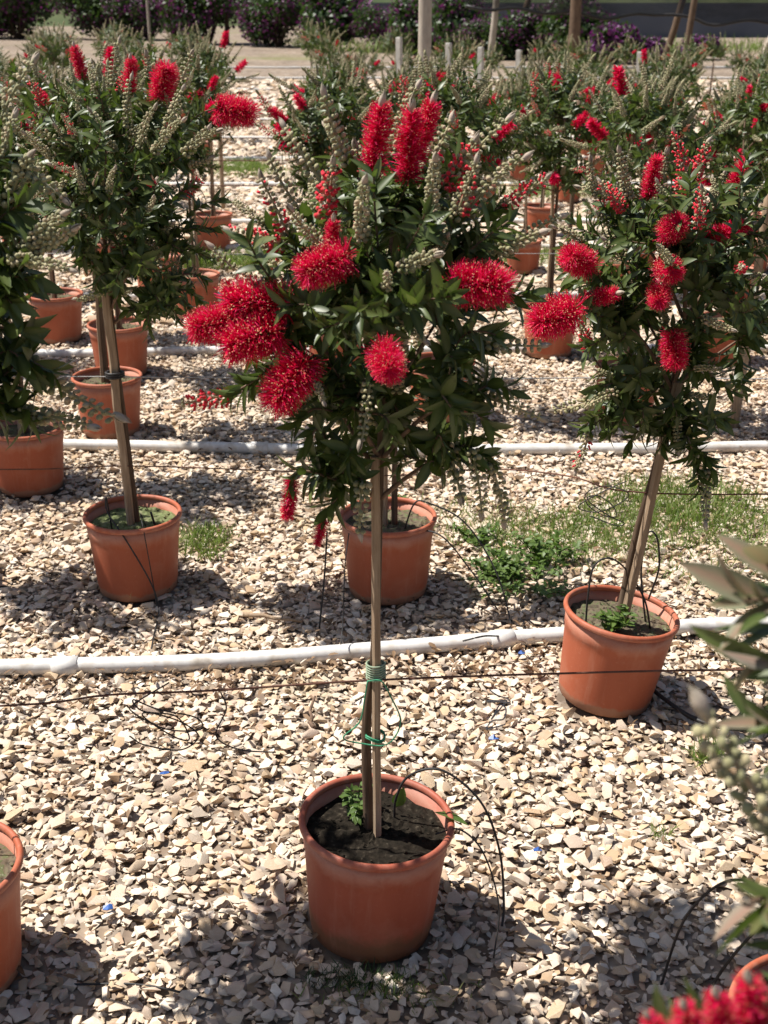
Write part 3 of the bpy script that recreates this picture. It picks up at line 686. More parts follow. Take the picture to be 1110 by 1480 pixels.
def make_tree(label, loc, seed, trunk, crown, n_tips, tips=(), tilt=0., pot='pot', soil='dry_soil', leaf_objs=0, hi=True, stakes=(), group=None,
              p_kind=(.62, .08, .06), gap=.075, leaf_len=.053, limbs=9, with_pot=True, leaf_step=.0054, young=.0, up=.55, spike_scale=1.0, pot_tilt=0., trunk_r=.0105, merge=False):
    """trunk: local points; crown: [(centre, radii)] local; tips: world-space explicit shoots"""
    g = np.random.default_rng(seed)
    root = thing('bottlebrush_tree', label, 'potted tree', loc, group, (0, tilt, 0))
    Mw = Matrix.Translation(loc) @ Matrix.Rotation(tilt, 4, 'Y'); Mi = Mw.inverted(); R3 = np.array(Mi.to_3x3())
    if with_pot:
        rz = Matrix.Rotation(pot_tilt, 4, 'Y') @ Matrix.Rotation(g.uniform(0, 6.28), 4, 'Z')
        p = link('pot', POT_ME[pot][0], root, rz); 
        if not merge: link('rim', POT_ME[pot][1], p); link('soil', SOILS[soil][seed % 2], p)
    TP = catmull(trunk, 8); nT = len(TP)
    # shoots: (pos, dir, kind, scale, variant)
    S = []
    for k, x, y, z, dx, dy, dz, sc, v in tips:
        S.append((np.array(Mi @ Vector((x, y, z))), norm(R3 @ np.array((dx, dy, dz))), k, sc, v))
    tries = 0; added = 0
    vols = np.array([r_[0]*r_[1]*r_[2] for _, r_ in crown]); vols = vols/vols.sum()
    while added < n_tips and tries < n_tips*40:
        tries += 1
        c, rad = crown[g.choice(len(crown), p=vols)]; c = np.array(c); rad = np.array(rad)
        q = norm(g.normal(size=3)); rr = g.uniform(.45, 1.0)**.6; pos = c+q*rad*rr
        if any(np.sum((pos-s_[0])**2) < gap**2 for s_ in S): continue
        high = (pos[2]-c[2])/rad[2]
        d = norm(q*np.array([1, 1, .7]) + np.array([0, 0, up+.3*high]) + g.normal(0, .36, 3))
        u_ = g.random(); kind = 'leaf'
        pb = p_kind[0]*(1.0 if high > -.1 else .35)*(1 if rr > .7 else .6)
        if u_ < pb: kind = 'bud'
        elif u_ < pb+p_kind[1]: kind = 'redbud'
        elif u_ < pb+p_kind[1]+p_kind[2]: kind = 'flower'
        S.append((pos, d, kind, g.uniform(.65, 1.12)*spike_scale, 's' if g.random() < .6 else 'f')); added += 1
    half = {'bud': .055, 'redbud': .05, 'flower': .045, 'leaf': .0}
    B = np.array([s_[0]-s_[1]*half[s_[2]]*s_[3] for s_ in S]); Dn = np.array([s_[1] for s_ in S])
    # cluster shoots into limbs
    K = min(limbs, len(S)); C = B[g.choice(len(B), K, replace=False)].copy()
    for _ in range(8):
        lab = np.argmin(((B[:, None]-C[None])**2).sum(-1), 1)
        for k in range(K):
            if (lab == k).any(): C[k] = B[lab == k].mean(0)
    mbT = MB(); tr = np.linspace(trunk_r, .0055, nT)*(1 if hi else 1.1); mbT.add(*tube(TP, tr, 8))
    tk = link('trunk', mbT.mesh('trunk', 'bark', True), root)
    ztop = TP[-1][2]; z0 = ztop - .32*(ztop-.25)
    LP = []; LD = []; LN = []; LS = []; LY = []
    for k in range(K):
        ids = np.where(lab == k)[0]
        if len(ids) == 0: continue
        zt = np.clip(C[k][2]-.10-.5*np.linalg.norm(C[k][:2]-TP[-1][:2]), z0, ztop-.005); it = int(np.argmin(abs(TP[:, 2]-zt))); a = TP[it]
        e = a + (C[k]-a)*.72; v = e-a; ln = np.linalg.norm(v)
        limb = bezier(a, a+np.array([v[0]*.25, v[1]*.25, max(.25*v[2], .22*ln)]), e-v*.25+g.normal(0, .015, 3), e, 10)
        mb = MB(); mb.add(*tube(limb, np.linspace(.0050, .0028, 10), 6))
        for i in ids:
            b = B[i]; dist = np.linalg.norm(limb[3:]-b, axis=1)+np.linspace(.06, 0, 7); j = 3+int(np.argmin(dist)); st = limb[j]; ln2 = np.linalg.norm(b-st)
            tw = bezier(st, st+(b-st)*.33+g.normal(0, .01, 3), b-Dn[i]*min(.07, ln2*.45), b, 12)
            kind, sc = S[i][2], S[i][3]
            if kind == 'leaf': tw = np.vstack([tw, b+Dn[i]*.02])
            mb.add(*tube(tw, np.linspace(.0024, .0015, len(tw)), 4, False))
            # leaves along the shoot
            seg = np.linalg.norm(np.diff(tw, axis=0), axis=1); cum = np.concatenate([[0], np.cumsum(seg)]); tot = cum[-1]
            s0 = max(0, tot-.17); ss = np.arange(s0, tot, leaf_step*(1 if hi else 1.25)); ph = g.uniform(0, 6.28)
            for q_, s_ in enumerate(ss):
                p = np.array([np.interp(s_, cum, tw[:, c_]) for c_ in range(3)]); jj = min(np.searchsorted(cum, s_), len(tw)-1); dd = norm(tw[jj]-tw[jj-1]) if jj else Dn[i]
                ang = ph+q_*2.4; X, D_, Z = basis(dd, np.array([.3, .2, .9])); out = X*math.cos(ang)+Z*math.sin(ang)
                op = g.uniform(.75, 1.15) if s_ < tot-.03 else g.uniform(.4, .7)
                ld = norm(dd*math.cos(op)+out*math.sin(op)+np.array([0, 0, -.04])+g.normal(0, .2, 3))
                LP.append(p); LD.append(ld); LN.append(norm(dd-ld*np.dot(dd, ld))+g.normal(0, .15, 3)); LS.append(leaf_len*g.uniform(.65, 1.15)*(.7 if s_ > tot-.02 else 1)*(1.0 if kind != 'leaf' else 1.05))
                LY.append(kind == 'leaf' and s_ > tot-(.1 if young > .8 else .045) and g.random() < young)
        link('branch', mb.mesh('branch', 'twig', True), tk)
    # spikes
    mbs = MB()
    for i, (pos, d, kind, sc, v) in enumerate(S):
        if kind == 'leaf': continue
        X, D_, Z = basis(d, norm(g.normal(size=3))); mw = mat4(X, D_, Z, B[i], sc)
        if kind == 'flower':
            if hi:
                fm, am = (FLOWER_S if v == 's' else FLOWER_F)[i % 3]; o = link('flower_spike', fm, root, mw); link('anthers', am, o)
            else: o = link('flower_spike', FLOWER_LO[i % 2][0], root, mw)
            o['label'] = 'bright red flower brush of fine stamens'
            if hi and v == 's' and g.random() < .8: link('spike_tip', TIP, o, Matrix.Translation((0, .098, 0)))
        else:
            if hi:
                me = RED_HI[i % 3] if kind == 'redbud' else BUD_HI[2 if sc > 1.2 else int(g.choice(6, p=[.22, .2, .18, .16, .14, .10]))]; o = link('bud_spike', me, root, mw)
                tv = max(me.vertices, key=lambda v_: v_.co.y).co; link('spike_tip', TIP, o, Matrix.Translation((tv.x, tv.y-.009, 0)) @ Matrix.Rotation(-.3*np.sign(tv.x), 4, 'Z') @ Matrix.Scale(.8, 4))
            elif merge:
                me = RED_LO[0] if kind == 'redbud' else BUD_LO[i % 4]; co = np.empty(len(me.vertices)*3); me.vertices.foreach_get('co', co); co = co.reshape(-1, 3)
                F3 = [list(p_.vertices) for p_ in me.polygons if len(p_.vertices) == 3]; F4 = [list(p_.vertices) for p_ in me.polygons if len(p_.vertices) == 4]; m3 = np.array(mw)
                an = {}
                for k_ in ('red', 'tint'): an[k_] = np.empty(len(co)); me.attributes[k_].data.foreach_get('value', an[k_])
                mbs.add(co @ m3[:3, :3].T+m3[:3, 3], [F3, F4], **an)
            else: o = link('bud_spike', (RED_LO[0] if kind == 'redbud' else BUD_LO[i % 4]), root, mw)
    if mbs.n: o = link('bud_spikes', mbs.mesh('bud_spikes', 'bud', True), root); o['kind'] = 'stuff'
    LP = np.array(LP); LD = np.array(LD); LN = np.array(LN); LS = np.array(LS); LY = np.array(LY)
    own = np.zeros(len(LP), bool)
    if leaf_objs:
        W = (np.array(Mw.to_3x3()) @ LP.T).T + np.array(loc); d = W[:, 1]*.925-(W[:, 2]-CAM_H)*.38; u = W[:, 1]*.38+(W[:, 2]-CAM_H)*.925
        sx = 555+1800*W[:, 0]/d; sy = 740-1800*u/d; ok = (sx > -20) & (sx < 1130) & (sy > -20) & (sy < 1500)
        face = abs((norm(LN)*norm(W-np.array([0, 0, CAM_H]))).sum(1))
        sc_ = np.where(ok, LS/d*(.4+face) - .05*(d-d.min()), -9) + np.where(LY, .02, 0)
        top = [i for i in np.argsort(-sc_)[:leaf_objs] if ok[i]]
        own[top] = True
        for i in top:
            X, D_, Z = basis(LD[i], LN[i]); link('leaf', (YOUNG_ME if LY[i] else LEAF_ME)[i % 5], root, mat4(X, D_, Z, LP[i], LS[i]))
    m = ~own
    V, Q, at = scatter_leaves(LP[m], LD[m], LN[m], LS[m], LEAVES if hi else LEAVES_LO, g)
    f = link('foliage', np_mesh('foliage', V, [Q], 'leaf', True, at), root); f['kind'] = 'stuff'
    # stakes
    for (a, b, hw, mat) in stakes:
        a = np.array(a, float); b = np.array(b, float); P = a+(b-a)*np.linspace(0, 1, 7)[:, None]+g.normal(0, .0012, (7, 3)); mb = MB(); mb.add(*tube(P, hw, 5 if hw > .008 else 7)); link('stake', mb.mesh('stake', mat), root)
    return root

# ------------------------------------------------------------------ the trees
G_BACK = 'bottlebrush trees in the back rows'
BACK = [(-.24, 6.0), (.86, 6.35), (1.06, 5.25), (1.75, 6.2), (.25, 5.3), (1.98, 5.6), (-1.10, 7.2), (.1, 8.4), (.95, 8.5), (1.75, 8.6), (2.5, 8.5), (-1.85, 8.4),  (1.40, 7.7), (.55, 7.6), (2.15, 7.6), (.25, 9.4), (1.22, 9.9), (2.0, 9.7), (2.75, 9.6), (-.30, 9.2),
        (-2.0, 9.4), (-2.75, 9.4), (-2.45, 7.7), (-2.0, 4.6), (-2.35, 6.2), (1.75, 4.5)]
FAR = [(.2, 11.6), (.9, 11.5), (1.7, 11.7), (2.45, 11.5), (3.15, 11.6), (3.85, 11.4), (.6, 13.3), (1.4, 13.2), (2.2, 13.4), (3.0, 13.3), (3.9, 13.2), (4.6, 13.4),
       (-2.3, 11.5), (-3.0, 11.6), (-3.7, 11.4), (-2.7, 13.3), (-3.5, 13.4), (-2.1, 15.0), (-2.9, 15.2), (-3.7, 15.0), (-4.5, 15.2), (-2.3, 17), (-3.2, 17), (-4.2, 17), (-.6, 15.3), (-.2, 17), (.9, 17), (-.5, 12.4), (2.4, 15.2), (3.4, 15.3), (4.4, 15.2), (5.3, 15), (3.9, 17), (5.2, 17)]
FAR += [(x, y) for y, xs_ in ((19.2, (-6.1, -5, -3.9, -2.9, -.9, .3, 1.5, 2.7, 3.9, 5.2, 6.3)), (21.8, (-6.8, -5.6, -4.4, -3.2, -1.2, .2, 1.4, 2.6, 4.0, 5.4, 6.8))) for x in xs_]
NAMED = {'front': (-.027, 2.0), 'right': (.585, 2.885), 'left': (-.775, 3.55), 'mid': (.012, 3.53), 'e5': (-1.34, 4.42), 'e6': (-1.17, 5.08), 'e7': (-1.30, 5.98), 'e8': (-1.775, 6.66),
         'edge': (-.815, 1.86), 'corner': (.69, 1.49), 'near': (.56, .66), 'b1': (-1.41, 7.75), 'b2': (-1.27, 9.35), 'off': (-1.50, 3.62)}
POTS += [(x, y, .118) for x, y in list(NAMED.values())+BACK+FAR]
make_gravel()
Z0 = .012
def L3(k): return (*NAMED[k], Z0)

make_tree('bottlebrush tree in mossy pot with dark soil, stake tied with green twine', L3('front'), 1,
    [(-.002, .010, .2), (-.006, .010, .45), (.010, .008, .62), (.020, .006, .95), (.026, .0, 1.2)],
    [((.01, .02, 1.29), (.26, .22, .27)), ((.02, .05, 1.1), (.17, .16, .16))], 64, TIPS_FRONT, pot='mossy_pot', soil='dark_soil', leaf_objs=300,
    stakes=[((.014, -.012, .19), (.012, -.010, 1.0), .0085, 'stake_wood')], pot_tilt=R(3), limbs=13, gap=.08, leaf_step=.0048, p_kind=(.68, .05, .0))
make_tree('bottlebrush tree whose pot and trunk lean to one side, green weeds on its soil', L3('right'), 2,
    [(0, 0, .2), (-.005, 0, .45), (.006, 0, .7), (0, 0, 1.02)], [((-.035, 0, 1.16), (.27, .25, .27)), ((-.02, .0, .93), (.22, .20, .18))], 92, TIPS_RIGHT, tilt=R(7), leaf_objs=300,
    stakes=[((.005, -.018, .2), (.012, -.014, .88), .012, 'stake_wood')], trunk_r=.0135, limbs=13, gap=.075, p_kind=(.62, .05, .0))
make_tree('bottlebrush tree with many grey bud spikes, green moss covering soil of its pot', L3('left'), 3,
    [(.012, 0, .2), (0, 0, .5), (-.012, 0, .8), (-.015, 0, 1.15)], [((.015, -.02, 1.28), (.27, .25, .27)), ((.05, 0, 1.02), (.17, .17, .14))], 80, TIPS_LEFT, soil='moss_soil', leaf_objs=200,
    stakes=[((-.004, -.018, .2), (-.024, -.016, 1.0), .013, 'stake_wood')], limbs=13, gap=.07, p_kind=(.6, .04, .0))
make_tree('smaller bottlebrush tree right behind the mossy pot, its pot half hidden by the stake', L3('mid'), 4,
    [(.02, 0, .2), (.02, 0, .6), (.01, 0, 1.0)], [((.0, .0, 1.15), (.17, .18, .22))], 45, (), leaf_objs=60, stakes=[((-.01, -.01, .2), (.0, -.01, .95), .008, 'stake_wood')], limbs=9)
make_tree('bottlebrush tree reaching in over the wire, broad dark leaves and drooping bud spikes', L3('edge'), 5,
    [(0, 0, .2), (.01, 0, .6), (.03, 0, 1.1)], [((-.02, .14, 1.28), (.23, .29, .26))], 52, TIPS_EDGE, leaf_objs=140, limbs=12, gap=.085, leaf_len=.07,
    stakes=[((.015, -.01, .2), (.02, -.01, .95), .009, 'stake_wood')])
make_tree('bottlebrush tree with its pot in the corner beside black wire hoops', L3('corner'), 6,
    [(.0, 0, .2), (.08, -.02, .6), (.24, -.06, 1.1)], [((.34, -.06, 1.25), (.22, .22, .24))], 40, (), leaf_objs=0, limbs=8, soil='dark_soil')
make_tree('close bottlebrush plant with crimson flowers and pale pinkish young leaves', (*NAMED['near'], Z0), 7,
    [(0, 0, .2), (.0, 0, .6), (.02, 0, 1.0)], [((.17, -.10, 1.05), (.17, .19, .25))], 26, TIPS_NEAR, leaf_objs=60, limbs=8, young=.85, leaf_len=.062)
back_args = dict(hi=False, gap=.062, p_kind=(.66, .03, .05), limbs=8, up=.6, spike_scale=1.1)
protos = []
for k in range(3):
    protos.append(make_tree('bottlebrush tree with greyish bud spikes standing in a back row', (0, 0, Z0), 20+k,
        [(0, 0, .2), (.01*(k-1), 0, .6), (.0, .01, 1.1)], [((.0, 0, 1.22), (.33, .32, .28)), ((.03*(k-1), 0, .98), (.26, .25, .17))], 104, (), group=G_BACK,
        stakes=[((.015, -.012, .2), (.012, -.01, .95), .010, 'stake_wood')], **back_args))
far_proto = make_tree('distant small bottlebrush tree in the rows next to the pale pole', (0, 0, Z0), 30, [(0, 0, .2), (.0, 0, .6), (.0, .01, 1.1)], [((.0, 0, 1.22), (.36, .34, .28))], 52, (), group='bottlebrush trees of the farthest rows',
        stakes=[((.015, -.012, .2), (.012, -.01, .95), .010, 'stake_wood')], merge=True, **{**back_args, 'gap': .09, 'spike_scale': 1.25, 'limbs': 3})
used = set(); ORIG = {p.name: (p['label'], p['group']) for p in protos+[far_proto]}
def put(proto, x, y, label=None, lean=0., s=1.0):
    o = proto if proto.name not in used else copy_tree(proto)
    used.add(proto.name); o.location = (x, y, Z0); o.rotation_euler = (0, lean, random.uniform(0, 6.28)); o.scale = (s, s, s)
    o['label'] = label or ORIG[proto.name][0]; o['group'] = ORIG[proto.name][1]
    if label: del o['group']
    return o
random.seed(11)
BACK_LABEL = {(-.24, 6.0): 'back row bottlebrush tree directly behind the tree with green twine', (.86, 6.35): 'back row bottlebrush tree with bare trunk rising behind big red flowers', (1.06, 5.25): 'bottlebrush tree directly behind the leaning trunk, its pot showing past the stake',
    (1.22, 9.9): 'small far bottlebrush tree in the orange pot near the thin dark stake'}
for i, (x, y) in enumerate(BACK): put(protos[i % 3], x, y, BACK_LABEL.get((x, y)), lean=random.uniform(-.035, .035), s=random.uniform(.92, 1.02)*(.9 if y > 7.5 else 1))
for x, y in FAR: put(far_proto, x, y, lean=random.uniform(-.05, .05), s=random.uniform(.74, .90)*((1.08 if x < 0 else .98) if y > 14 else 1))
put(protos[0], *NAMED['e5'], label='bottlebrush tree with its pot below the drooping dark leaves and spikes', s=.97)
put(protos[1], *NAMED['e6'], label='bottlebrush tree with grey gravelly soil, its pot behind the white pipe', s=.98)
put(protos[2], *NAMED['e7'], label='bottlebrush tree with its pot hidden behind another pot beside the white pipe', s=1.0)
put(protos[0], *NAMED['e8'], label='bottlebrush tree with upright spikes, its dusty pot standing alone in the sun', s=.99)
put(protos[1], *NAMED['b1'], label='bottlebrush tree with its orange pot seen under a nearer crown', s=1.0)
put(protos[2], *NAMED['b2'], label='bottlebrush tree beside the open gravel aisle with pale pipes crossing it', s=1.0)
put(protos[0], *NAMED['off'], label='bottlebrush tree outside the rows in view, throwing shade behind the pipe', s=1.0)

# ------------------------------------------------------------------ pipes and wires
def tube_thing(name, pts, rad, mat, label, cat, group=None, sides=8, n=8):
    mb = MB(); mb.add(*tube(catmull(pts, n) if n > 1 else np.array(pts), rad, sides)); return tag(link(name, mb.mesh(name, mat, True)), label, cat, group)
def pipe(pts, label, r_=.023, group=None):
    g = np.random.default_rng(int(abs(pts[0][1])*100)); P = [(x, y+g.normal(0, .004), r_+.006+g.uniform(-.002, .004)) for x, y in pts]
    o = tube_thing('irrigation_pipe', P, r_, 'pipe', label, 'pipe', group, 14, 10); C_ = catmull(P, 10)
    if group is None:
        for k in (23, 52):
            if k+2 < len(C_): d_ = norm(C_[k+1]-C_[k]); mb = MB(); mb.add(*tube([C_[k]-d_*.035, C_[k]-d_*.034, C_[k]+d_*.034, C_[k]+d_*.035], [r_+.001, r_+.0045, r_+.0045, r_+.001], 14)); link('coupling', mb.mesh('coupling', 'pipe', True), o)
    return o
pipe([(-2.4, 2.93), (-1.7, 2.98), (-1.056, 3.0), (-.49, 3.037), (-.04, 3.10), (.287, 3.15), (.52, 3.19), (.871, 3.243), (1.07, 3.27), (1.8, 3.33)], 'white irrigation pipe touching the back of the leaning pot')
pipe([(-2.6, 4.86), (-1.312, 4.85), (-.724, 4.824), (.014, 4.79), (.637, 4.807), (1.146, 4.807), (1.583, 4.85), (2.6, 4.9)], 'white irrigation pipe crossing behind the two potted trees of the second row')
pipe([(-3, 6.3), (-1.634, 6.291), (-.92, 6.34), (0, 6.35), (1.6, 6.4), (3, 6.4)], 'white irrigation pipe crossing behind the pot with grey gravelly soil')
for y in (7.66, 9.3, 10.45, 12.7, 14.9, 17.2, 20, 23.5, 27, 31, 36): pipe([(-.25*y-1, y-.03), (-.1*y, y), (.1*y, y+.02), (.3*y+1, y+.05)], 'thin pale irrigation pipe crossing the far gravel aisle', .022, 'far irrigation pipes')
def wire(pts, mat, label, r_=.0022): return tube_thing('trellis_wire', pts, r_, mat, label, 'wire', None, 5, 6)
wire([(-2.2, 2.0, .52), (-.83, 1.97, .53), (-.50, 1.99, .545), (-.325, 1.985, .556), (-.025, 1.985, .578), (.31, 1.985, .592), (.70, 1.99, .598), (1.6, 2.0, .60)], 'rust_wire', 'rusty red wire tied to the stake above the mossy pot')
wire([(-2.2, 3.5, .44), (-1.135, 3.5, .425), (-.775, 3.53, .425), (-.317, 3.5, .42), (.0, 3.5, .405), (.30, 3.30, .50), (.46, 2.9, .63), (.60, 2.875, .60), (.945, 2.88, .59), (1.8, 2.9, .60)], 'rust_wire', 'thin brown wire running low past the moss covered pot', .002)
wire([(-2.2, 3.53, .71), (-.79, 3.525, .705), (-.3, 3.52, .70), (.0, 3.51, .69), (.55, 3.53, .70), (1.8, 3.5, .70)], 'grey_wire', 'pale grey wire stretched level behind the red flowers', .0018)
wire([(-3.0, 6.0, .62), (-1.3, 5.99, .60), (0, 6.0, .60), (3, 6.0, .6)], 'grey_wire', 'faint grey wire crossing before the dusty far pot', .0018)
for y in (8.5, 9.9, 11.6, 13.4): tag(wire([(-.25*y-1, y-.05, .6), (0, y, .58), (.3*y+1, y, .6)], 'rust_wire', 'x', .004), 'dark horizontal wire across a far row', 'wire', 'wires of the far rows')

def tangle(pts, r_=.0015, mat='black_tube', label='', name='wire_tangle', cat='wire'): return tube_thing(name, pts, r_, mat, label, cat, None, 5, 8)
g = np.random.default_rng(5)
def loops(c, s, n, seed):
    q = np.random.default_rng(seed); a = np.linspace(0, n*5.2, n*5); return [(c[0]+s*math.sin(t*1.0+seed)*(1+.3*math.sin(t*.37)), c[1]+q.normal(0, .01), c[2]+s*.7*math.cos(t*.83)-.012*t/ n) for t in a]
tangle(loops((-.405, 1.99, .52), .055, 4, 3), label='dark curled wire end hanging from the rusty red wire')
tangle(loops((.21, 1.985, .55), .018, 4, 5), mat='grey_wire', label='small grey tangle of thread on the rusty red wire')
tangle(loops((.545, 2.87, .60), .05, 4, 8), label='dark wire tangle beside the trunk of the leaning pot tree')
tangle([(-.30, 1.99, .55), (-.29, 1.98, .52), (-.31, 1.97, .47), (-.27, 1.97, .44), (-.20, 1.96, .44)], label='loose wire loop dangling near the broken stick')

# ties on the front stake
def ring(c, r_, th, mat, name, n=1, pitch=.004, wob=.0):
    a = np.linspace(0, 2*np.pi*n, 14*n+1); P = np.stack([c[0]+r_*np.cos(a), c[1]+r_*np.sin(a), c[2]+pitch*a/6.28+wob*np.sin(a*2)], -1)
    mb = MB(); mb.add(*tube(P, th, 5)); return link(name, mb.mesh(name, mat, True))
o = ring((-.015, 1.997, .575), .0172, .0019, 'pale_tape', 'stake_tie', 7, .0048); tag(o, 'pale green tape wound round the stake above the mossy pot', 'tie')
P = [(-.03, 1.975, .582), (-.035, 1.972, .55), (-.045, 1.968, .50), (-.075, 1.965, .468), (-.04, 1.966, .455), (.0, 1.968, .450), (.022, 1.97, .47), (.03, 1.972, .505), (.012, 1.975, .55), (-.005, 1.975, .582), (-.03, 1.975, .582)]
tube_thing('twine_loop', P, .0015, 'green_twine', 'bright green twine looped round the stake', 'twine', None, 5, 6)
o = ring((-.016, 1.997, .447), .018, .0018, 'green_twine', 'twine_knot', 2, .004, .004); tag(o, 'bright green twine knotted low round the stake', 'twine')
for c, lab in (((-.79, 3.535, .70), 'dark tie holding the stake to the pale grey wire'),): tag(ring(c, .026, .004, 'black_tube', 'stake_tie', 3, .006), lab, 'tie')

# drip hoses
def drip(pts, label, r_=.0026): return tube_thing('drip_hose', pts, r_, 'black_tube', label, 'hose', None, 6, 8)
drip([(.02, 2.05, .225), (.024, 2.045, .28), (.05, 2.04, .335), (.113, 2.03, .353), (.188, 2.02, .287), (.227, 2.01, .18), (.239, 2.0, .06), (.235, 1.98, .02)], 'black hose arching from the dark soil of the mossy pot to the gravel')
drip([(.10, 1.99, .235), (.145, 1.97, .26), (.19, 1.95, .22), (.22, 1.92, .12), (.21, 1.88, .03)], 'thin grey hose curving over the rim of the mossy pot', .0018)
drip([(-.83, 3.50, .22), (-.835, 3.48, .34), (-.83, 3.46, .30), (-.77, 3.40, .24), (-.70, 3.385, .10), (-.68, 3.36, .02), (-.665, 3.20, .03), (-.64, 3.03, .075)], 'black hose lying over the front of the moss covered pot')
drip([(-.73, 3.52, .225), (-.74, 3.50, .28), (-.715, 3.41, .255), (-.70, 3.40, .12), (-.685, 3.37, .02)], 'slim hose hanging down beside another on the moss covered pot', .0018)
drip([(-.70, 3.53, .21), (-.715, 3.53, .275)], 'short black peg pushed into the moss', .004)
drip([(.06, 3.50, .22), (.09, 3.48, .32), (.13, 3.47, .33), (.24, 3.44, .28), (.33, 3.40, .15), (.37, 3.33, .04), (.36, 3.20, .03), (.28, 3.10, .075), (.22, 3.08, .07)], 'black hose running from the half hidden pot down over the pipe')
drip([(.04, 3.50, .22), (.16, 3.42, .25), (.26, 3.40, .14), (.34, 3.36, .03)], 'black hose slanting straight down to the green weeds')
drip([(.52, 2.86, .22), (.52, 2.855, .32), (.53, 2.86, .40), (.57, 2.87, .42), (.62, 2.88, .38), (.67, 2.88, .30), (.69, 2.87, .22)], 'black hoop of hose arching inside the leaning pot')
drip([(.685, 2.91, .22), (.665, 2.92, .36), (.675, 2.93, .46), (.70, 2.93, .45), (.715, 2.94, .36), (.70, 2.96, .26)], 'tall narrow hose hoop standing at the back of the leaning pot')
drip([(-.19, 3.25, .02), (-.175, 3.30, .16), (-.165, 3.32, .30)], 'black peg leaning up towards hanging red buds', .003)
drip([(-.12, 3.06, .07), (-.115, 3.12, .12), (-.11, 3.2, .25), (-.10, 3.26, .32)], 'thin hose rising from the pipe beside a black peg', .0018)
drip([(.52, 1.83, .0), (.55, 1.83, .16), (.60, 1.80, .27), (.66, 1.78, .28), (.72, 1.75, .2)], 'black hoop of hose standing beside the corner pot')
drip([(.58, 1.78, .0), (.62, 1.75, .15), (.70, 1.72, .32)], 'straight black peg slanting beside the corner pot', .003)
drip([(-.60, 1.83, .012), (-.45, 1.82, .02), (-.3, 1.78, .016)], 'grey hose end lying on the shaded gravel', .0022)
drip([(.66, 2.95, .05), (.80, 2.72, .035), (.98, 2.66, .04), (1.2, 2.6, .035)], 'black hose lying in the shade of the leaning pot', .006)

# ------------------------------------------------------------------ litter and weeds
def stick(a, b, r_, label, mat='twig'):
    a = np.array(a); b = np.array(b); q = np.random.default_rng(int(abs(a[0])*1e4)); P = a+(b-a)*np.linspace(0, 1, 6)[:, None]+q.normal(0, .004, (6, 3)); mb = MB(); mb.add(*tube(P, np.linspace(r_, r_*.5, 6), 6)); return tag(link('stick', mb.mesh('stick', mat, True)), label, 'stick')
stick((-.195, 2.70, .03), (-.18, 2.83, .045), .006, 'short dark broken stick lying on sunny gravel')
stick((-.42, 3.31, .035), (-.24, 3.27, .035), .008, 'pale dry stick beside the foot of the black peg', 'stake_wood')
stick((.17, 4.35, .03), (-.35, 4.62, .05), .004, 'thin dry twig lying behind the hanging red buds')
for (x, y), lab in (((-.518, 2.49), 'scrap of dark blue plastic on the open sunny gravel'), ((-.557, 2.02), 'small blue plastic flake at the edge of shade'), ((.385, 3.075), 'bright blue plastic scrap just before the pipe'), ((.27, 2.64), 'tiny blue flake amid pale stones'), ((.33, 2.2), 'blue plastic chip near the arching black hose')):
    q = np.random.default_rng(int(abs(x)*1000)); V = np.array([(-1, -.6, 0), (0, -.8, .3), (1, -.5, .1), (-.9, .5, .2), (.1, .7, .5), (.8, .6, 0)])*np.array([.011, .009, .008])+q.normal(0, .002, (6, 3)); V = np.vstack([V, V-np.array([0, 0, .0015])])
    Q = [(0, 1, 4, 3), (1, 2, 5, 4), (6, 9, 10, 7), (7, 10, 11, 8), (0, 3, 9, 6), (2, 8, 11, 5), (0, 6, 7, 1), (1, 7, 8, 2), (3, 4, 10, 9), (4, 5, 11, 10)]
    o = tag(link('plastic_scrap', np_mesh('plastic_scrap', V, [np.array(Q)], 'blue_plastic')), lab, 'plastic scrap'); o.location = (x, y, .035)

GRASS = [leaf_proto(1, .07, 3, .2, c, 0) for c in (.2, .5, .8)]
def grass_patch(c, rad, n, h, label, seed, mat='grass'):
    q = np.random.default_rng(seed); r_ = np.sqrt(q.random(n)); a = q.uniform(0, 6.28, n); cl = q.normal(0, .35, (9, 2)); k = q.integers(0, 9, n)
    xy = np.stack([r_*np.cos(a), r_*np.sin(a)], -1)*.55+cl[k]
    P = np.stack([c[0]+rad[0]*xy[:, 0], c[1]+rad[1]*xy[:, 1], np.full(n, .008)], -1)
    D = np.stack([q.normal(0, .4, n), q.normal(0, .4, n), np.ones(n)], -1); N = np.stack([q.normal(size=n), q.normal(size=n), np.full(n, .2)], -1)
    V, Q, at = scatter_leaves(P, D, N, h*q.uniform(.5, 1.2, n), GRASS, q); o = link('grass', np_mesh('grass', V, [Q], mat, True, at)); return tag(o, label, 'grass', kind='stuff')
grass_patch((.50, 4.0), (.46, .36), 1500, .05, 'patch of short green grass beyond the half hidden pot', 1)
grass_patch((1.12, 4.15), (.42, .34), 2200, .06, 'patch of fresh green grass behind the leaning trunk', 2)
grass_patch((.78, 4.0), (.55, .40), 1600, .05, 'thin grass scattered between the two green patches', 12)
grass_patch((-.62, 3.86), (.12, .12), 420, .06, 'small tuft of grass beside the moss covered pot', 3)
grass_patch((-1.56, 13.9), (.5, .7), 1600, .09, 'pale green grass strip far along the aisle', 4)
grass_patch((-1.05, 8.8), (.36, .3), 1300, .09, 'grass patch beside a pipe in the aisle', 5)
grass_patch((1.6, 12.2), (.9, .5), 1500, .09, 'grass between the far rows', 6)
grass_patch((.80, 2.58), (.06, .06), 160, .05, 'few grass blades in the shade of the leaning pot', 7)
grass_patch((.62, 2.28), (.04, .04), 60, .03, 'tiny moss tuft in the sunny gravel', 8)
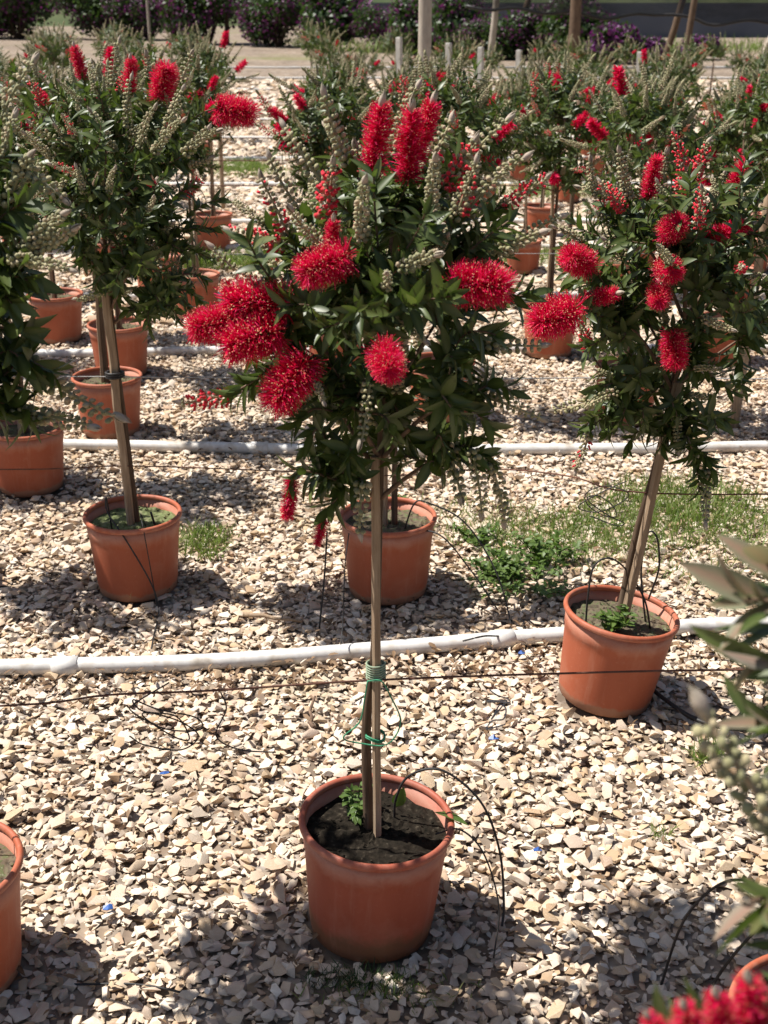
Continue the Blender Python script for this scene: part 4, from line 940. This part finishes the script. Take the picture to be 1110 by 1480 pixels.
grass_patch((-.05, 1.835), (.11, .05), 420, .026, 'dark mossy growth at the foot of the mossy pot', 10, 'bush_leaf')
grass_patch((.02, 1.80), (.12, .05), 160, .03, 'yellowish seedlings in shade before the mossy pot', 11)
grass_patch((.9, 9.0), (.6, .6), 1200, .08, 'grass around the far orange pot', 9)

WEED = [leaf_proto(1, .55, 4, .2, c, 0) for c in (.1, .3)]
def weed(c, rad, n, size, label, seed, h=.1, parent=None):
    q = np.random.default_rng(seed); root = thing('weed', label, 'weed', c) if parent is None else parent
    mb = MB(); P = []; D = []; N = []
    base = np.array((0, 0, 0)) if parent is None else np.array(c)
    for k in range(n):
        a = q.uniform(0, 6.28); rr = rad*math.sqrt(q.random()); tip = np.array([rr*math.cos(a), rr*math.sin(a), h*q.uniform(.4, 1.1)]); b0 = tip*np.array([.3, .3, 0])
        pth = catmull([b0, (b0+tip)/2+np.array([0, 0, h*.2]), tip], 3)+base; mb.add(*tube(pth, .0014, 4, False))
        for j in range(1, len(pth)):
            for s_ in range(2): P.append(pth[j]); D.append(norm(q.normal(size=3)*np.array([1, 1, .4])+np.array([0, 0, .3]))); N.append(np.array([0, 0, 1.])+q.normal(0, .3, 3))
    link('stem' if parent is None else 'weed_stem', mb.mesh('stem', 'weed_leaf', True), root)
    V, Q, at = scatter_leaves(P, D, N, size*q.uniform(.6, 1.2, len(P)), WEED, q); f = link('weed_leaves' if parent is not None else 'leaves', np_mesh('leaves', V, [Q], 'weed_leaf', True, at), root); f['kind'] = 'stuff'
    return root
weed((.47, 3.56, .01), .23, 34, .024, 'low leafy green weed beside the slanting black hose', 1, .06)
weed((.36, 3.62, .01), .10, 22, .026, 'small spreading weed next to the half hidden pot', 2, .07)
weed((.53, 3.72, .01), .13, 26, .026, 'sprawling weed with taller stems before the grass', 3, .08)
weed((.30, 3.9, .01), .10, 16, .024, 'scattered seedling weed on sunny gravel', 4, .05)
weed((-.02, 4.15, .01), .10, 14, .024, 'faint weed behind the rim of the half hidden pot', 5, .06)
for ob in list(scene.objects):
    if ob.name.startswith('bottlebrush_tree') and ob.parent is None:
        if ob['label'].startswith('bottlebrush tree whose pot and trunk lean'): weed((-.035, -.045, .222), .055, 16, .022, '', 21, .06, ob)
        if ob['label'].startswith('bottlebrush tree in mossy pot'):
            weed((-.03, .05, .222), .05, 9, .018, '', 22, .05, ob)
            for k, (p, d, n_, s_) in enumerate([((.125, .03, .245), (.8, -.45, .05), (.3, .3, 1), .075), ((.05, .06, .235), (.3, -.1, .9), (0, -1, .3), .05)]):
                X, D_, Z = basis(np.array(d), np.array(n_)); w_ = link('weed_leaf', np_mesh('weed_leaf', *[(V, [Q]) for V, Q, rb in WEED][0], 'weed_leaf', True, {'rib': WEED[0][2], 'tint': np.full(len(WEED[0][0]), .8)}), ob, mat4(X, D_, Z, p, s_))

# dry leaf litter along the pipe
q = np.random.default_rng(31); n = 2600
P = np.stack([q.uniform(-1.2, 1.2, n), 3.03+q.normal(0, .07, n), q.uniform(.022, .04, n)], -1); P[:, 1] += .1*P[:, 0]; P[600:900, 0] = q.normal(.2, .5, 300); P[600:900, 1] = 3.55+q.normal(0, .3, 300)
P[900:, 0] = q.uniform(-1.6, 1.6, 1700); P[900:, 1] = q.uniform(1.7, 6, 1700)
D = np.stack([q.normal(size=n), q.normal(size=n), q.normal(0, .25, n)], -1); N = np.stack([q.normal(0, .3, n), q.normal(0, .3, n), np.ones(n)], -1)
V, Q, at = scatter_leaves(P, D, N, q.uniform(.012, .036, n), LEAVES_LO, q); tag(link('leaf_litter', np_mesh('leaf_litter', V, [Q], 'dry_leaf', True, at)), 'brown dry leaf litter strewn over the gravel and along the front pipe', 'leaf litter', kind='stuff')

# ------------------------------------------------------------------ poles and stakes of the field
def pole(a, b, r_, mat, label, name='wooden_pole', group=None, cat='pole', sides=12):
    a = np.array(a, float); b = np.array(b, float); q = np.random.default_rng(int(abs(a[0])*1000)); P = a+(b-a)*np.linspace(0, 1, 9)[:, None]+np.concatenate([q.normal(0, r_*.06, (9, 2)), np.zeros((9, 1))], 1)
    mb = MB(); mb.add(*tube(P, np.linspace(r_, r_*.88, 9), sides)); return tag(link(name, mb.mesh(name, mat, True)), label, cat, group)
pole((.46, 14.5, -.05), (.42, 14.5, 3.6), .078, 'pole_wood', 'thick pale weathered pole rising from the bottlebrush rows')
for x, y, h in ((.17, 15, 1.34), (.73, 15, 1.28), (1.13, 15.5, 1.22), (1.63, 16, 1.17), (3.09, 16, 1.15), (-.9, 16.2, .9), (-.55, 16.3, 1.0)):
    mb = MB(); mb.add(*tube([(0, 0, -.02), (.004, 0, h*.5), (0, 0, h-.01), (0, 0, h)], [.042, .041, .040, .034], 4)); o = tag(link('post', mb.mesh('post', 'grey_post')), 'short pale grey post standing among the far rows', 'post', 'short grey posts'); o.location = (x, y, 0)
pole((1.52, 5.15, -.03), (1.56, 5.15, 1.05), .020, 'stake_wood', 'rough wooden stake standing at the edge behind the leaning tree', 'wooden_stake', None, 'stake')
pole((1.37, 9.3, -.03), (1.39, 9.3, 1.1), .018, 'brown_pole', 'thin dark stake near the far orange pot', 'wooden_stake', None, 'stake')
pole((-1.42, 11.2, -.03), (-1.42, 11.2, 1.25), .02, 'stake_wood', 'thin stake rising beside the far gravel aisle', 'wooden_stake', None, 'stake')
pole((4.25, 30, -.05), (4.32, 30, 3.2), .135, 'brown_pole', 'thick brown pole in front of the purple bushes')
pole((7.45, 33, -.05), (7.75, 33, 3.2), .085, 'brown_pole', 'slim brown pole supporting the hanging net')
pole((9.6, 34, -.05), (10.6, 34, 3.0), .10, 'pole_wood', 'slanted brace pole at the end of the net')
pole((8.0, 38, -.05), (8.7, 38, 2.8), .10, 'brown_pole', 'leaning brace pole behind the bright purple bush')
pole((3.05, 38, -.05), (3.25, 38, 3.0), .10, 'pole_wood', 'pale pole far behind the short posts')
pole((3.9, 42, -.05), (4.9, 42, 2.9), .10, 'brown_pole', 'thin leaning pole behind the far bushes')
pole((-6.6, 56, -.05), (-6.5, 56, 4), .10, 'brown_pole', 'dark upright pole between the far dark bushes')
pole((-10.2, 58, -.05), (-10.2, 58, 4), .06, 'pole_wood', 'thin pale pole between the far dark bushes')

# ------------------------------------------------------------------ bougainvillea
BL = [leaf_proto(1, .7, 2, .2, c, 0) for c in (.1, .3)]
def bush_proto(seed, w, h, purple, label, bm_='bract'):
    q = np.random.default_rng(seed); root = thing('bougainvillea_bush', label, 'bush', (0, 0, 0), 'bougainvillea bushes behind the field')
    mb = MB()
    for k in range(6): a = k*1.05; mb.add(*tube(catmull([(.05*math.cos(a), .05*math.sin(a), -.02), (w*.12*math.cos(a), w*.12*math.sin(a), h*.3), (w*.3*math.cos(a), w*.3*math.sin(a), h*.75)], 4), np.linspace(.05, .015, 9), 5))
    link('stem', mb.mesh('stem', 'bark', True), root)
    lumps = [(np.array([q.uniform(-.3, .3)*w, q.uniform(-.3, .3)*w, h*q.uniform(.08, .8)]), q.uniform(.16, .27)*w) for _ in range(16)]
    def cloud(n, lo, hi_):
        k = q.integers(0, 16, n); d = norm(q.normal(size=(n, 3))); r_ = np.array([lumps[i][1] for i in k])*q.uniform(lo, hi_, n); P = np.array([lumps[i][0] for i in k])+d*r_[:, None]*np.array([1, 1, h/w*.95]); P[:, 2] = abs(P[:, 2]-.02)+.02; return P, d
    P, d = cloud(int(6500), .3, 1.0); V, Q, at = scatter_leaves(P, q.normal(size=P.shape)+d*.5, d+q.normal(0, .5, d.shape), q.uniform(.12, .22, len(P)), BL, q); f = link('foliage', np_mesh('foliage', V, [Q], 'bush_leaf', True, at), root); f['kind'] = 'stuff'
    if purple:
        P, d = cloud(int(4200*purple), .75, 1.12); m = np.sin(P[:, 0]*3.1+seed)+np.sin(P[:, 2]*4.3+P[:, 1]*2)+q.normal(0, .5, len(P)) > -.5; P, d = P[m], d[m]
        V, Q, at = scatter_leaves(P, q.normal(size=P.shape)+d*.5, d+q.normal(0, .5, d.shape), q.uniform(.09, .16, len(P)), BL, q); f = link('bracts', np_mesh('bracts', V, [Q], bm_, True, at), root); f['kind'] = 'stuff'
    return root
bp = [bush_proto(1, 3.9, 2.9, 1.1, 'large dark bougainvillea bush with purple bracts behind the field'), bush_proto(2, 3.4, 2.3, .8, 'rounded green bougainvillea bush flecked with purple behind the field'), bush_proto(3, 1.9, 1.15, 1.6, 'low bright purple bougainvillea bush by the brown pole', 'bright_bract')]
def put_bush(k, x, y, s, sz=1.):
    o = bp[k] if bp[k].name not in used else copy_tree(bp[k]); used.add(bp[k].name); o.location = (x, y, 0); o.scale = (s, s, s*sz); o.rotation_euler = (0, 0, random.uniform(0, 6.28)); return o
for k, x, y, s, sz in ((0, -17.6, 64, 1.25, 1), (0, -13.4, 63, 1.15, 1), (0, -10.9, 62, 1.05, 1), (0, -7.4, 56, 1.15, 1.1), (0, -4.2, 53, .95, 1), (1, -1.9, 50, 1.15, 1), (0, .3, 48, .8, .75), (1, 1.1, 46, .9, 1), (1, 2.3, 43.5, .9, 1.1), (0, 3.5, 41.5, .62, .8), (1, 4.6, 41.5, .8, .85), (1, 5.6, 40.6, .95, .95), (2, 6.75, 38.8, .92, 1.1), (2, 7.85, 40.2, .7, .95), (2, 9.9, 41.5, .75, .9), (1, -21, 66, 1.2, 1.2)):
    put_bush(k, x, y, s, sz)
bp[2]['label'] = 'low purple bougainvillea bush near the net poles'
for ob in scene.objects:
    if ob.name.startswith('bougainvillea_bush') and ob.get('label', '').startswith('low bright'): ob['label'] = 'low purple bougainvillea bush near the net poles'

# ------------------------------------------------------------------ net, sheet wall, hills
xs = np.linspace(2.2, 16, 61); low = np.interp(xs, [2.2, 4.6, 6.2, 7.6, 8.7, 9.3, 16], [1.55, 1.42, 1.28, 1.42, 1.12, 1.18, 1.15])+.05*np.sin(xs*4)
V = []; rows = 8
for i in range(rows):
    f = i/(rows-1)
    for x, z in zip(xs, low): V.append((x, 36+.25*math.sin(f*3.1+x*.8)+(1.5*(f-.8) if f > .8 else 0), z+(3.4-z)*f))
Q = [(i*61+j, i*61+j+1, (i+1)*61+j+1, (i+1)*61+j) for i in range(rows-1) for j in range(60)]
net = tag(link('shade_net', np_mesh('shade_net', np.array(V), [np.array(Q)], 'shade_net', True)), 'black shade net hanging in sagging folds between the poles', 'net')
mb = MB(); P = np.stack([xs, np.full(61, 35.97), low], -1); mb.add(*tube(P, .045, 6)); link('net_hem', mb.mesh('net_hem', 'black_tube', True), net)
mb = MB(); xs2 = np.linspace(-2, 40, 43); V = []
for i, z in enumerate((0, .5, 1.0, 1.6)):
    for x in xs2: V.append((x, 66+.12*math.sin(x*2+i), z))
Q = [(i*43+j, i*43+j+1, (i+1)*43+j+1, (i+1)*43+j) for i in range(3) for j in range(42)]
mb.add(np.array(V), [np.array(Q)]); tag(link('sheet_wall', mb.mesh('sheet_wall', 'blue_sheet', True)), 'long low blue grey sheet wall of the far greenhouse behind the net', 'sheet wall')
hx = np.linspace(-160, 160, 81); V = []
for j in range(14):
    for x in hx: f = j/13; V.append((x, 95+f*160, f**.8*42*(1+.12*math.sin(x*.05+j*.4))+1.2*math.sin(x*.6+j*2)*f))
Q = [(j*81+i, j*81+i+1, (j+1)*81+i+1, (j+1)*81+i) for j in range(13) for i in range(80)]
tag(link('hills', np_mesh('hills', np.array(V), [np.array(Q)], 'hill', True)), 'dark green hillside beyond the nursery', 'hill', kind='structure')
dry = grass_patch((6, 47), (9, 3), 2500, .5, 'strip of dry yellowish grass behind the purple bushes', 77)
